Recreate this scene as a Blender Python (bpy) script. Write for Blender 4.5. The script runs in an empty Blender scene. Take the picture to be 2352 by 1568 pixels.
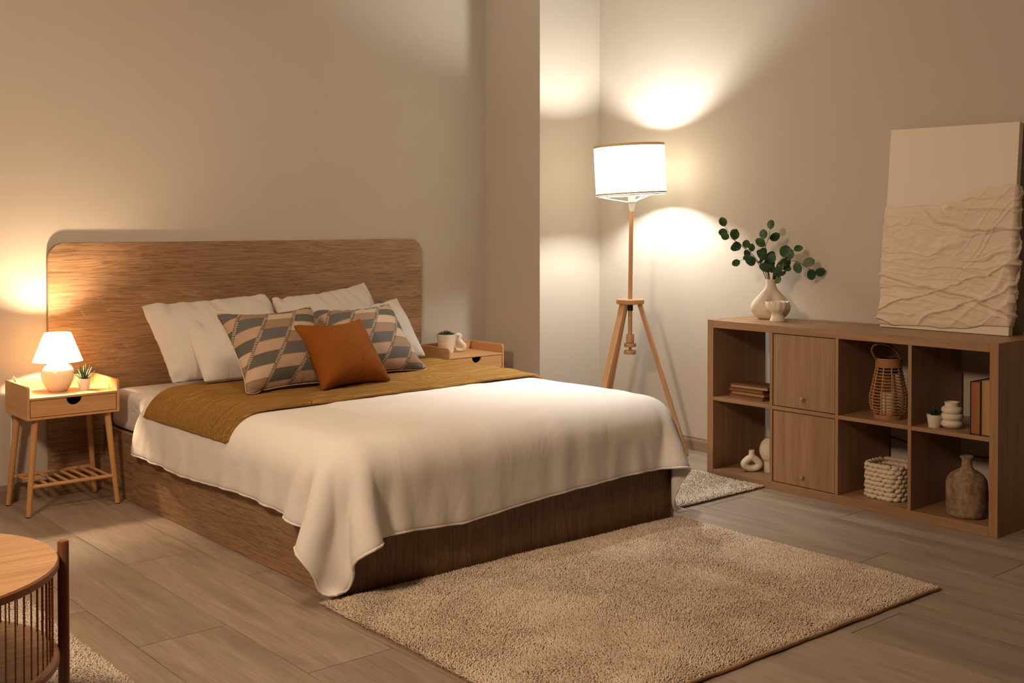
import bpy, math, random
import numpy as np
from mathutils import Vector, Matrix
PI = math.pi
R = math.radians
random.seed(7)
rng = np.random.default_rng(7)
SC = bpy.context.scene
COL = SC.collection

# ------------------------------------------------------------------ camera
YAW = 40.4234
cam_data = bpy.data.cameras.new('camera')
cam = bpy.data.objects.new('camera', cam_data)
COL.objects.link(cam)
cam.location = (0, 0, 1.2428)
cam.rotation_euler = (R(90 - 0.956), 0, R(-YAW))
cam_data.sensor_width = 36.0
cam_data.lens = 2599.35 / 2352 * 36.0
cam_data.shift_y = (555.6 - 784.0) / 2352.0
cam_data.clip_start = 0.02
SC.camera = cam

# ------------------------------------------------------------------ exposure
SC.view_settings.view_transform = 'Standard'
SC.view_settings.look = 'None'
SC.view_settings.gamma = 1.0
SC.view_settings.use_curve_mapping = False
SC.view_settings.exposure = 0.0
SC.cycles.max_bounces = 8
SC.cycles.diffuse_bounces = 5
SC.cycles.sample_clamp_indirect = 6.0
SC.cycles.use_denoising = True

# ------------------------------------------------------------------ world and area lights, the overhead ones added as fill
world = bpy.data.worlds.new('world')
SC.world = world
world.use_nodes = True
world.node_tree.nodes['Background'].inputs[0].default_value = (1.0, 0.72, 0.5, 1)
world.node_tree.nodes['Background'].inputs[1].default_value = 0.004

def area_light(name, loc, target, size, power, color, spread=180):
    d = bpy.data.lights.new(name, 'AREA')
    d.shape = 'DISK'; d.size = size
    d.energy = power; d.color = color; d.spread = R(spread)
    o = bpy.data.objects.new(name, d); COL.objects.link(o)
    o.location = loc
    v = Vector(target) - Vector(loc)
    o.rotation_euler = v.to_track_quat('-Z', 'Y').to_euler()
    return o
WARM = (1.0, 0.70, 0.46)
area_light('overhead_fill', (1.6, 3.2, 2.72), (1.6, 3.2, 0), 0.6, 18, WARM)  # added warm fill from overhead, no fixture there
area_light('bed_top_fill', (3.55, 3.9, 2.72), (3.5, 3.85, 0), 0.16, 6.5, (1.0, 0.93, 0.86), 58)  # added narrow fill that brightens the top of the duvet
area_light('side_light', (-0.6, 2.1, 2.6), (3.0, 3.5, 0.2), 0.5, 88, WARM)
FLOOR_BULB = 680.0
TABLE_BULB = 2100.0

# ------------------------------------------------------------------ helpers
def link(o, parent=None):
    COL.objects.link(o)
    if parent is not None: o.parent = parent
    return o
def tag(o, label=None, cat=None, group=None, kind=None):
    if label: o['label'] = label
    if cat: o['category'] = cat
    if group: o['group'] = group
    if kind: o['kind'] = kind
    return o
def thing(name, label, cat, loc=(0, 0, 0), rz=0.0, group=None):
    o = bpy.data.objects.new(name, None)
    o.empty_display_size = 0.05
    COL.objects.link(o)
    o.location = loc; o.rotation_euler = (0, 0, rz)
    return tag(o, label, cat, group)
def copy_tree(o, parent=None):
    c = o.copy(); COL.objects.link(c)
    if parent is not None: c.parent = parent
    for ch in list(o.children): copy_tree(ch, c)
    return c

class MB:
    """collects shapes, then links them as one mesh object"""
    def __init__(s): s.v = []; s.f = []
    def add(s, vs, fs):
        n = len(s.v); s.v.extend([tuple(map(float, p)) for p in vs])
        s.f.extend([tuple(i + n for i in f) for f in fs]); return s
    def box(s, x0, x1, y0, y1, z0, z1):
        vs = [(x0,y0,z0),(x1,y0,z0),(x1,y1,z0),(x0,y1,z0),(x0,y0,z1),(x1,y0,z1),(x1,y1,z1),(x0,y1,z1)]
        return s.add(vs, [(0,3,2,1),(4,5,6,7),(0,1,5,4),(1,2,6,5),(2,3,7,6),(3,0,4,7)])
    def lathe(s, prof, n=40, c=(0,0,0), mod=None, close=True, sy=1.0):
        """prof: list of (r, z)"""
        vs = []; m = len(prof)
        for (r, z) in prof:
            for k in range(n):
                t = 2*PI*k/n
                rr, zz = (mod(r, z, t) if mod else (r, z))
                vs.append((c[0]+rr*math.cos(t), c[1]+rr*math.sin(t)*sy, c[2]+zz))
        fs = []
        for i in range(m-1):
            for k in range(n):
                a = i*n+k; b = i*n+(k+1) % n
                fs.append((a, b, b+n, a+n))
        if close:
            fs.append(tuple(reversed(range(n)))); fs.append(tuple((m-1)*n+k for k in range(n)))
        return s.add(vs, fs)
    def tube(s, path, r, n=8, closed=False, flat=1.0, up=None):
        P = [Vector(p) for p in path]; m = len(P)
        rs = r if isinstance(r, (list, tuple)) else [r]*m
        T = []
        for i in range(m):
            if closed: t = P[(i+1) % m]-P[i-1]
            else: t = P[min(i+1, m-1)]-P[max(i-1, 0)]
            T.append(t.normalized() if t.length > 1e-9 else Vector((0, 0, 1)))
        ref = Vector(up) if up else (Vector((0, 0, 1)) if abs(T[0].z) < 0.9 else Vector((1, 0, 0)))
        N = (ref - T[0]*ref.dot(T[0])).normalized()
        vs = []
        for i in range(m):
            if up: N = ref
            N = (N - T[i]*N.dot(T[i]))
            N = N.normalized() if N.length > 1e-6 else T[i].orthogonal().normalized()
            B = T[i].cross(N)
            for k in range(n):
                a = 2*PI*k/n
                vs.append(P[i]+N*(math.cos(a)*rs[i])+B*(math.sin(a)*rs[i]*flat))
        fs = []
        for i in range(m if closed else m-1):
            j = (i+1) % m
            for k in range(n):
                k2 = (k+1) % n
                fs.append((i*n+k, i*n+k2, j*n+k2, j*n+k))
        if not closed:
            fs.append(tuple(reversed(range(n)))); fs.append(tuple((m-1)*n+k for k in range(n)))
        return s.add(vs, fs)
    def prism(s, poly, axis, d0, d1):
        """poly: 2-D outline (counter-clockwise), extruded along axis x, y or z"""
        n = len(poly)
        def P(a, b, d):
            return {'x': (d, a, b), 'y': (a, d, b), 'z': (a, b, d)}[axis]
        vs = [P(a, b, d0) for a, b in poly]+[P(a, b, d1) for a, b in poly]
        fs = [tuple(reversed(range(n))), tuple(range(n, 2*n))]
        for i in range(n):
            j = (i+1) % n; fs.append((i, j, j+n, i+n))
        return s.add(vs, fs)
    def bar(s, p, q, w, t, side):
        """rectangular bar from p to q, width w along side, thickness t"""
        p = Vector(p); q = Vector(q); d = (q-p).normalized()
        S = Vector(side); S = (S-d*S.dot(d)).normalized(); U = d.cross(S)
        vs = []
        for c in (p, q):
            for a, b in ((-1,-1),(1,-1),(1,1),(-1,1)): vs.append(c+S*(a*w/2)+U*(b*t/2))
        return s.add(vs, [(0,3,2,1),(4,5,6,7),(0,1,5,4),(1,2,6,5),(2,3,7,6),(3,0,4,7)])
    def build(s, name, mat, parent=None, smooth=True, bevel=0.0, seg=2, angle=35, subsurf=0, uv=None):
        me = bpy.data.meshes.new(name)
        me.from_pydata(s.v, [], s.f); me.update()
        import bmesh
        bm = bmesh.new(); bm.from_mesh(me)
        bmesh.ops.recalc_face_normals(bm, faces=bm.faces); bm.to_mesh(me); bm.free()
        if smooth:
            me.polygons.foreach_set('use_smooth', [True]*len(me.polygons))
            me.set_sharp_from_angle(angle=R(angle))
        me.materials.append(mat)
        o = bpy.data.objects.new(name, me); link(o, parent)
        if bevel > 0:
            m = o.modifiers.new('bevel', 'BEVEL'); m.width = bevel; m.segments = seg
            m.limit_method = 'ANGLE'; m.angle_limit = R(40)
        if subsurf:
            m = o.modifiers.new('sub', 'SUBSURF'); m.levels = subsurf; m.render_levels = subsurf
        return o

def mesh_np(name, V, Q, mat, parent=None, smooth=True, uv=None):
    """fast mesh from numpy vertices and equal-sized faces"""
    me = bpy.data.meshes.new(name)
    V = np.asarray(V, dtype=np.float32); Q = np.asarray(Q, dtype=np.int32)
    k = Q.shape[1]
    me.vertices.add(len(V)); me.vertices.foreach_set('co', V.ravel())
    me.loops.add(Q.size); me.loops.foreach_set('vertex_index', Q.ravel())
    me.polygons.add(len(Q)); me.polygons.foreach_set('loop_start', np.arange(0, Q.size, k, dtype=np.int32))
    me.update(calc_edges=True); me.validate()
    if smooth: me.polygons.foreach_set('use_smooth', np.ones(len(me.polygons), dtype=bool))
    if uv is not None:
        l = me.uv_layers.new(name='UVMap'); l.data.foreach_set('uv', np.asarray(uv, dtype=np.float32)[Q.ravel()].ravel())
    me.materials.append(mat)
    o = bpy.data.objects.new(name, me)
    return link(o, parent)

def rounded_rect(x0, x1, z0, z1, r, corners='tl tr bl br', n=8):
    pts = []
    for cx, cz, a0, key in ((x1-r, z0+r, -90, 'br'), (x1-r, z1-r, 0, 'tr'), (x0+r, z1-r, 90, 'tl'), (x0+r, z0+r, 180, 'bl')):
        if key in corners:
            for i in range(n+1):
                a = R(a0+90*i/n); pts.append((cx+r*math.cos(a), cz+r*math.sin(a)))
        else:
            pts.append({'br': (x1, z0), 'tr': (x1, z1), 'tl': (x0, z1), 'bl': (x0, z0)}[key])
    return pts
def catmull(pts, n=8, closed=False):
    P = [np.array(p, float) for p in pts]; m = len(P); out = []
    rngk = range(m if closed else m-1)
    for i in rngk:
        if closed: a, b, c, d = P[i-1], P[i], P[(i+1) % m], P[(i+2) % m]
        else: a, b, c, d = P[max(i-1, 0)], P[i], P[i+1], P[min(i+2, m-1)]
        for k in range(n):
            t = k/n
            out.append(0.5*((2*b)+(-a+c)*t+(2*a-5*b+4*c-d)*t*t+(-a+3*b-3*c+d)*t**3))
    if not closed: out.append(P[-1])
    return [tuple(p) for p in out]

# ------------------------------------------------------------------ materials
class NT:
    def __init__(s, name):
        s.m = bpy.data.materials.new(name); s.m.use_nodes = True
        s.t = s.m.node_tree; s.b = s.t.nodes['Principled BSDF']; s.out = s.t.nodes['Material Output']
    def n(s, typ, ins=None, **kw):
        x = s.t.nodes.new(typ)
        for k, v in kw.items(): setattr(x, k, v)
        if ins:
            for k, v in ins.items(): s.set(x.inputs[k], v)
        return x
    def set(s, sock, v):
        if isinstance(v, bpy.types.NodeSocket): s.t.links.new(v, sock)
        elif isinstance(v, bpy.types.Node): s.t.links.new(v.outputs[0], sock)
        else: sock.default_value = v
    def math(s, op, a, b=0.0, c=0.0):
        x = s.t.nodes.new('ShaderNodeMath'); x.operation = op
        s.set(x.inputs[0], a); s.set(x.inputs[1], b)
        if op in ('MULTIPLY_ADD', 'COMPARE', 'WRAP'): s.set(x.inputs[2], c)
        return x.outputs[0]
    def ramp(s, fac, stops, interp='LINEAR'):
        x = s.t.nodes.new('ShaderNodeValToRGB'); x.color_ramp.interpolation = interp
        e = x.color_ramp.elements
        while len(e) > 1: e.remove(e[-1])
        e[0].position = stops[0][0]; e[0].color = (*stops[0][1], 1)
        for p, c in stops[1:]:
            q = e.new(p); q.color = (*c, 1)
        s.set(x.inputs[0], fac); return x.outputs[0]
    def mix(s, fac, a, b, mode='MIX'):
        x = s.t.nodes.new('ShaderNodeMix'); x.data_type = 'RGBA'; x.blend_type = mode
        s.set(x.inputs[0], fac)
        s.set(x.inputs[6], (*a, 1) if isinstance(a, tuple) and len(a) == 3 else a)
        s.set(x.inputs[7], (*b, 1) if isinstance(b, tuple) and len(b) == 3 else b)
        return x.outputs[2]
    def coords(s, kind='Object', scale=(1, 1, 1), loc=None, rand=0.0):
        tc = s.n('ShaderNodeTexCoord'); mp = s.n('ShaderNodeMapping')
        s.set(mp.inputs['Vector'], tc.outputs[kind]); mp.inputs['Scale'].default_value = scale
        if rand:
            oi = s.n('ShaderNodeObjectInfo')
            mu = s.math('MULTIPLY', oi.outputs['Random'], rand)
            cx = s.n('ShaderNodeCombineXYZ', {0: mu, 1: mu, 2: mu}); s.set(mp.inputs['Location'], cx.outputs[0])
        elif loc: mp.inputs['Location'].default_value = loc
        return mp.outputs[0]
    def noise(s, vec, scale=5, detail=4, rough=0.55, dist=0.0):
        x = s.n('ShaderNodeTexNoise', {'Vector': vec, 'Scale': scale, 'Detail': detail, 'Roughness': rough, 'Distortion': dist})
        return x.outputs['Fac']
    def bump(s, h, strength=0.3, dist=0.01, normal=None):
        x = s.n('ShaderNodeBump', {'Height': h, 'Strength': strength, 'Distance': dist})
        if normal is not None: s.set(x.inputs['Normal'], normal)
        return x.outputs[0]
    def fin(s, color=None, rough=0.5, normal=None, spec=None, **kw):
        if color is not None: s.set(s.b.inputs['Base Color'], (*color, 1) if isinstance(color, tuple) and len(color) == 3 else color)
        s.set(s.b.inputs['Roughness'], rough)
        if normal is not None: s.set(s.b.inputs['Normal'], normal)
        if spec is not None: s.b.inputs['Specular IOR Level'].default_value = spec
        for k, v in kw.items(): s.set(s.b.inputs[k.replace('_', ' ')], v)
        return s.m

def wood(name, dark, mid, light, axis='x', stretch=14, scale=1.0, rough=0.5, pores=0.5, bump=0.25, swirl=0.6, rand=13.0, spec=0.4, streak=None):
    t = NT(name)
    sc = [scale*stretch]*3; sc['xyz'.index(axis)] = scale
    v = t.coords('Object', tuple(sc), rand=rand)
    big = t.noise(v, 1.0, 5, 0.55, swirl)
    sc2 = [scale*150]*3; sc2['xyz'.index(axis)] = scale*5
    v2 = t.coords('Object', tuple(sc2), rand=rand)
    fine = t.noise(v2, 1.0, 3, 0.6, 0.0)
    rings = t.math('FRACT', t.math('MULTIPLY', big, 5.0))
    rings = t.math('ABSOLUTE', t.math('SUBTRACT', rings, 0.5))
    col = t.ramp(big, [(0.25, dark), (0.5, mid), (0.78, light)])
    col = t.mix(t.math('MULTIPLY', t.math('SUBTRACT', 0.5, rings), 0.35), col, dark)
    f = t.ramp(fine, [(0.38, (0, 0, 0)), (0.62, (1, 1, 1))])
    col = t.mix(t.math('MULTIPLY', t.math('SUBTRACT', 1.0, f), pores), col, tuple(c*0.62 for c in dark))
    if streak:
        sc3 = [scale*42]*3; sc3['xyz'.index(axis)] = scale*3.5
        v3 = t.coords('Object', tuple(sc3), rand=rand)
        st = t.ramp(t.noise(v3, 1.0, 5, 0.7, 1.2), [(0.6, (0, 0, 0)), (0.72, (1, 1, 1))])
        col = t.mix(t.math('MULTIPLY', st, 0.35), col, streak)
    nb = t.bump(fine, bump, 0.0015)
    return t.fin(col, rough, nb, spec)

def paint(name, col, rough=0.6, spec=0.3, bump=0.0, bs=60, var=0.0):
    t = NT(name)
    v = t.coords('Object')
    c = col
    if var:
        n1 = t.noise(v, 6, 5, 0.6)
        c = t.mix(n1, tuple(x*(1-var) for x in col), tuple(min(1, x*(1+var)) for x in col))
    nb = t.bump(t.noise(v, bs, 4, 0.6), bump, 0.002) if bump else None
    return t.fin(c, rough, nb, spec)

M = {}
M['wall'] = paint('wall_paint', (0.52, 0.475, 0.422), 0.75, 0.25, 0.12, 220, 0.02)
M['ceiling'] = paint('ceiling_paint', (0.62, 0.60, 0.56), 0.9, 0.2)
M['low_bounce_wall'] = paint('low_bounce_wall_tone', (0.17, 0.14, 0.115), 0.8, 0.2)  # unseen left and front walls, darkened to cut bounced light
def oak(name, axis, dark=(0.155, 0.082, 0.042), mid=(0.315, 0.188, 0.105), light=(0.44, 0.288, 0.175), pale=(0.47, 0.34, 0.225), freq=15.0, across=9.0):
    t = NT(name)
    def v(ac, al):
        q = [ac]*3; q['xyz'.index(axis)] = al
        return t.coords('Object', tuple(q), rand=13.0)
    big = t.noise(v(across, 1.25), 1.0, 3, 0.5, 1.0)
    lin = t.math('FRACT', t.math('MULTIPLY', t.math('ADD', big, t.math('MULTIPLY', t.noise(v(60, 6), 1.0, 2), 0.012)), freq))
    lin = t.math('ABSOLUTE', t.math('SUBTRACT', lin, 0.5))
    lin = t.ramp(lin, [(0.0, (1, 1, 1)), (0.16, (0, 0, 0))])
    streak = t.noise(v(70, 3.2), 1.0, 6, 0.7, 0.6)
    fib = t.noise(v(330, 9), 1.0, 3, 0.65)
    patch = t.noise(v(7, 1.0), 1.0, 4, 0.55, 0.5)
    col = t.ramp(streak, [(0.12, dark), (0.50, mid), (0.90, light)])
    col = t.mix(t.ramp(patch, [(0.35, (0, 0, 0)), (0.65, (0.45, 0.45, 0.45))]), col, mid)
    col = t.mix(1.0, col, t.ramp(patch, [(0.3, (0.80, 0.78, 0.76)), (0.7, (1.12, 1.12, 1.12))]), 'MULTIPLY')
    gate = t.ramp(t.noise(v(3.0, 0.9), 1.0, 2), [(0.48, (0, 0, 0)), (0.62, (1, 1, 1))])
    m1 = t.math('MULTIPLY', lin, gate)
    col = t.mix(t.math('MULTIPLY', m1, 0.55), col, pale)
    col = t.mix(t.math('MULTIPLY', t.math('MULTIPLY', lin, t.math('SUBTRACT', 1.0, gate)), 0.55), col, dark)
    f = t.ramp(fib, [(0.38, (0.60, 0.60, 0.60)), (0.50, (1.0, 1.0, 1.0)), (0.66, (1.16, 1.16, 1.16))])
    col = t.mix(1.0, col, f, 'MULTIPLY')
    return t.fin(col, 0.45, t.bump(fib, 0.3, 0.0012), 0.4)
M['oak'] = oak('oak_laminate', 'x')
M['oak_y'] = oak('oak_laminate_side', 'y')
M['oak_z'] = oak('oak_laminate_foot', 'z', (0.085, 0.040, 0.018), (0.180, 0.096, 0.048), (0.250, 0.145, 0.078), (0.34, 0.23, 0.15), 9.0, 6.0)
M['bamboo'] = wood('bamboo', (0.50, 0.265, 0.11), (0.60, 0.335, 0.15), (0.68, 0.40, 0.19), 'x', 30, 1.6, 0.45, 0.16, 0.1, 0.2)
M['bamboo_y'] = wood('bamboo_side', (0.50, 0.265, 0.11), (0.60, 0.335, 0.15), (0.68, 0.40, 0.19), 'y', 30, 1.6, 0.45, 0.16, 0.1, 0.2)
M['bamboo_z'] = wood('bamboo_leg', (0.46, 0.235, 0.09), (0.56, 0.30, 0.125), (0.64, 0.36, 0.16), 'z', 30, 1.6, 0.45, 0.18, 0.1, 0.2)
M['ash_z'] = wood('lamp_wood', (0.46, 0.25, 0.12), (0.54, 0.31, 0.155), (0.60, 0.36, 0.19), 'z', 20, 1.6, 0.45, 0.18, 0.1, 0.3)
KD, KM, KL = (0.275, 0.155, 0.080), (0.355, 0.210, 0.115), (0.42, 0.258, 0.146)
M['shelf_y'] = wood('shelf_veneer', KD, KM, KL, 'y', 22, 1.4, 0.42, 0.30, 0.2, 0.3)
M['shelf_z'] = wood('shelf_veneer_upright', KD, KM, KL, 'z', 22, 1.4, 0.42, 0.30, 0.2, 0.3)
M['shelf_x'] = wood('shelf_veneer_deep', KD, KM, KL, 'x', 22, 1.4, 0.42, 0.30, 0.2, 0.3)
M['tabletop'] = wood('table_veneer', (0.38, 0.20, 0.09), (0.55, 0.32, 0.155), (0.64, 0.40, 0.20), 'x', 26, 1.3, 0.38, 0.45, 0.25, 0.5)
M['walnut'] = wood('table_post_wood', (0.12, 0.042, 0.017), (0.18, 0.066, 0.026), (0.24, 0.095, 0.04), 'z', 18, 1.5, 0.35, 0.3, 0.2, 0.3)
M['rim'] = wood('table_rim_wood', (0.20, 0.075, 0.03), (0.27, 0.11, 0.045), (0.33, 0.145, 0.06), 'x', 8, 1.5, 0.38, 0.25, 0.2, 0.3)
M['cord'] = paint('brown_cord', (0.40, 0.15, 0.06), 0.85, 0.2, 0.4, 500)
M['white_ceramic'] = paint('cream_ceramic', (0.74, 0.67, 0.57), 0.5, 0.4, 0.06, 90)
M['matte_ceramic'] = paint('matte_ceramic', (0.70, 0.62, 0.52), 0.75, 0.25, 0.15, 160)
M['lamp_ceramic'] = paint('ivory_glazed_ceramic', (0.80, 0.74, 0.62), 0.22, 0.5)
M['stoneware'] = paint('brown_stoneware', (0.30, 0.20, 0.125), 0.85, 0.2, 0.7, 55, 0.35)
def stone_mat():
    t = NT('brown_stoneware'); v = t.coords('Object'); vs = t.coords('Object', (26, 26, 5))
    a = t.ramp(t.noise(v, 26, 7, 0.7, 0.6), [(0.35, (0.17, 0.105, 0.06)), (0.52, (0.31, 0.215, 0.14)), (0.70, (0.42, 0.32, 0.23))])
    a = t.mix(t.ramp(t.noise(vs, 1.0, 5, 0.65, 0.5), [(0.52, (0, 0, 0)), (0.68, (0.7, 0.7, 0.7))]), a, (0.15, 0.085, 0.045))
    return t.fin(a, 0.85, t.bump(t.noise(v, 70, 6, 0.7), 0.9, 0.004), 0.2)
M['stoneware'] = stone_mat()
M['pot_white'] = paint('white_pot', (0.80, 0.76, 0.70), 0.5, 0.4)
M['soil'] = paint('soil', (0.03, 0.02, 0.013), 0.95, 0.1, 1.0, 200)
M['aloe'] = paint('aloe_leaf', (0.024, 0.048, 0.022), 0.45, 0.4, 0.2, 90, 0.35)
M['succulent'] = paint('succulent_leaf', (0.045, 0.082, 0.040), 0.5, 0.35, 0.2, 90, 0.35)
M['dark_succulent'] = paint('dark_succulent_leaf', (0.022, 0.050, 0.030), 0.5, 0.35, 0.2, 90, 0.35)
M['stem'] = paint('branch', (0.10, 0.045, 0.025), 0.6, 0.3)
M['metal'] = paint('brushed_nickel', (0.60, 0.56, 0.50), 0.3); M['metal'].node_tree.nodes['Principled BSDF'].inputs['Metallic'].default_value = 1.0
M['black'] = paint('black_plastic', (0.012, 0.012, 0.013), 0.4)
M['white_plastic'] = paint('white_plastic', (0.82, 0.80, 0.76), 0.4)
M['dark_gap'] = paint('floor_gap', (0.05, 0.035, 0.025), 0.9)
M['cable'] = paint('grey_cable', (0.09, 0.075, 0.065), 0.5)
M['trim_tan'] = paint('shade_trim', (0.74, 0.56, 0.30), 0.8)
M['rattan'] = wood('rattan', (0.33, 0.16, 0.062), (0.43, 0.22, 0.09), (0.52, 0.28, 0.125), 'z', 6, 6, 0.5, 0.3, 0.2, 0.2)
M['wax'] = paint('cream_wax', (0.66, 0.55, 0.42), 0.5)
M['rope'] = paint('cream_yarn', (0.70, 0.60, 0.47), 0.9, 0.15, 0.5, 400, 0.06)
M['canvas'] = paint('canvas_white', (0.80, 0.715, 0.62), 0.85, 0.15, 0.35, 500)
M['plaster_cloth'] = paint('plastered_cloth', (0.74, 0.64, 0.53), 0.85, 0.15, 0.35, 140, 0.05)
M['page'] = wood('book_pages', (0.36, 0.21, 0.10), (0.50, 0.32, 0.17), (0.60, 0.41, 0.24), 'y', 60, 2.0, 0.8, 0.35, 0.4, 0.1)
M['page_red'] = paint('rust_book_edge', (0.30, 0.125, 0.060), 0.7, 0.2, 0.3, 300, 0.1)
M['page_tan'] = paint('tan_book_edge', (0.42, 0.25, 0.135), 0.7, 0.2, 0.3, 300, 0.1)
M['cover_brown'] = paint('brown_book_cover', (0.16, 0.075, 0.035), 0.6, 0.3, 0.3, 200, 0.15)
M['cover_dark'] = paint('dark_book_cover', (0.045, 0.03, 0.022), 0.6, 0.3)
M['backing'] = paint('rug_backing', (0.30, 0.19, 0.11), 0.95, 0.1)

def cloth(name, col, var=0.03, weave=900, fold=0.0, rough=0.9, sheen=0.0, foldscale=(3, 3, 3), swirl=1.4):
    t = NT(name); v = t.coords('Object')
    c = t.mix(t.noise(v, 4, 5, 0.6), tuple(x*(1-var) for x in col), tuple(min(1, x*(1+var)) for x in col))
    h = t.noise(v, weave, 2, 0.5)
    nb = t.bump(h, 0.15, 0.001)
    if fold:
        v2 = t.coords('Object', foldscale)
        nb = t.bump(t.noise(v2, 5, 6, 0.55, swirl), fold, 0.02, nb)
    m = t.fin(c, rough, nb, 0.15)
    if sheen:
        t.b.inputs['Sheen Weight'].default_value = sheen; t.b.inputs['Sheen Roughness'].default_value = 0.4
        t.b.inputs['Sheen Tint'].default_value = (*col, 1)
    return m
M['linen'] = cloth('white_linen', (0.74, 0.72, 0.70), 0.012, 900, 0.34, foldscale=(1.5, 0.8, 0.9), swirl=0.5)
M['sheet'] = cloth('white_sheet', (0.70, 0.67, 0.65), 0.015, 900, 0.35)
M['pillow'] = cloth('white_pillowcase', (0.60, 0.57, 0.53), 0.012, 900, 0.6, foldscale=(2.2, 0.9, 0.8), swirl=0.7)
M['velvet'] = cloth('orange_velvet', (0.215, 0.066, 0.007), 0.22, 700, 0.45, 0.8, 0.12)
M['piping'] = cloth('cream_piping', (0.62, 0.50, 0.34), 0.03)
def quilt_mat():
    t = NT('mustard_quilt'); v = t.coords('Object')
    base = t.mix(t.noise(v, 9, 5, 0.6), (0.54, 0.29, 0.080), (0.67, 0.38, 0.112))
    vs = t.coords('Object', (3.0, 22.0, 22.0))
    cr = t.noise(vs, 2.2, 7, 0.62, 1.6)
    tc = t.n('ShaderNodeTexCoord'); sx = t.n('ShaderNodeSeparateXYZ', {0: tc.outputs['Object']})
    def lines(sock, sp):
        f = t.math('ABSOLUTE', t.math('SUBTRACT', t.math('FRACT', t.math('DIVIDE', sock, sp)), 0.5))
        return t.math('SUBTRACT', 1.0, t.math('SMOOTH_MIN', t.math('DIVIDE', f, 0.03), 1.0, 0.2))
    ln = t.math('MAXIMUM', lines(sx.outputs[0], 0.20), lines(t.math('ADD', sx.outputs[1], t.math('MULTIPLY', sx.outputs[0], -0.1)), 0.135))
    h = t.math('SUBTRACT', cr, t.math('MULTIPLY', ln, 0.22))
    n1 = t.bump(h, 1.0, 0.060)
    n1 = t.bump(t.noise(v, 700, 2), 0.15, 0.001, n1)
    return t.fin(base, 0.95, n1, 0.1)
M['quilt'] = quilt_mat()
def cushion_mat():
    t = NT('patchwork_fabric')
    tc = t.n('ShaderNodeTexCoord'); s = t.n('ShaderNodeSeparateXYZ', {0: tc.outputs['UV']})
    u, v = s.outputs[0], s.outputs[1]
    cc = t.math('DIVIDE', t.math('ADD', t.math('SUBTRACT', u, t.math('MULTIPLY', v, 0.66)), 2.02), 0.27)
    c = t.math('FLOOR', cc); cf = t.math('FRACT', cc)
    rr = t.math('ADD', t.math('MULTIPLY', t.math('SUBTRACT', 1.0, v), 8.2), t.math('MULTIPLY', c, 0.55))
    r = t.math('FLOOR', rr); rf = t.math('FRACT', rr)
    idx = t.math('WRAP', t.math('SUBTRACT', r, t.math('MULTIPLY', c, 2.0)), 5.0, 0.0)
    k = t.math('DIVIDE', t.math('ADD', idx, 0.5), 5.0)
    col = t.ramp(k, [(0.0, (0.105, 0.105, 0.080)), (0.2, (0.47, 0.365, 0.27)), (0.4, (0.27, 0.185, 0.130)), (0.6, (0.115, 0.108, 0.105)), (0.8, (0.40, 0.285, 0.205))], 'CONSTANT')
    vv = t.coords('UV', (260, 260, 260)); nz = t.noise(vv, 1.0, 3, 0.7)
    col = t.mix(0.55, col, t.ramp(nz, [(0.3, (0.25, 0.25, 0.25)), (0.7, (0.8, 0.8, 0.8))]), 'OVERLAY')
    edge = t.math('LESS_THAN', t.math('ABSOLUTE', t.math('SUBTRACT', cf, 0.5)), 0.43)
    near = t.math('SUBTRACT', 1.0, edge)
    dash = t.math('LESS_THAN', t.math('FRACT', t.math('MULTIPLY', t.math('ADD', v, t.math('MULTIPLY', u, 0.25)), 58.0)), 0.42)
    st = t.math('MULTIPLY', near, dash)
    isdark = t.math('LESS_THAN', t.math('ABSOLUTE', t.math('SUBTRACT', t.math('WRAP', idx, 3.0, 0.0), 0.0)), 0.4)
    dcol = t.mix(isdark, (0.04, 0.035, 0.035), (0.55, 0.45, 0.34))
    col = t.mix(st, col, dcol)
    seam = t.math('LESS_THAN', rf, 0.05)
    col = t.mix(t.math('MULTIPLY', seam, 0.5), col, (0.10, 0.07, 0.05))
    v0 = t.coords('Object')
    nb = t.bump(t.noise(v0, 12, 5, 0.55, 1.0), 0.25, 0.015)
    nb = t.bump(nz, 0.3, 0.001, nb)
    return t.fin(col, 0.95, nb, 0.1)
M['patchwork'] = cushion_mat()
def pile_mat(name, a, b):
    t = NT(name)
    v = t.coords('Object')
    big = t.ramp(t.noise(v, 4.5, 5, 0.6, 0.8), [(0.33, (0, 0, 0)), (0.67, (1, 1, 1))]); fine = t.noise(v, 160, 2, 0.6)
    c = t.mix(big, a, b)
    c = t.mix(0.35, c, t.mix(fine, tuple(x*0.6 for x in a), tuple(min(1, x*1.25) for x in b)))
    return t.fin(c, 0.95, None, 0.05)
M['pile'] = pile_mat('beige_pile', (0.52, 0.425, 0.335), (0.74, 0.64, 0.53))
M['pile_grey'] = pile_mat('grey_beige_pile', (0.60, 0.53, 0.45), (0.72, 0.65, 0.56))
def leaf_mat():
    t = NT('eucalyptus_leaf'); v = t.coords('Object')
    c = t.mix(t.ramp(t.noise(v, 22, 3), [(0.35, (0, 0, 0)), (0.65, (1, 1, 1))]), (0.016, 0.060, 0.022), (0.060, 0.130, 0.055))
    return t.fin(c, 0.45, t.bump(t.noise(v, 90, 4), 0.2, 0.002), 0.4)
M['leaf'] = leaf_mat()
def shade_mat(name, col, tr, power=None):
    t = NT(name); v = t.coords('Object')
    d = t.n('ShaderNodeBsdfDiffuse', {'Color': (*col, 1)})
    r = t.n('ShaderNodeBsdfTranslucent', {'Color': (*tr, 1)})
    mx = t.n('ShaderNodeMixShader', {0: power or 0.55, 1: d, 2: r})
    t.t.links.new(mx.outputs[0], t.out.inputs['Surface'])
    return t.m
M['shade'] = shade_mat('lamp_shade_fabric', (0.85, 0.80, 0.68), (0.97, 0.91, 0.74), 0.78)
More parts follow.
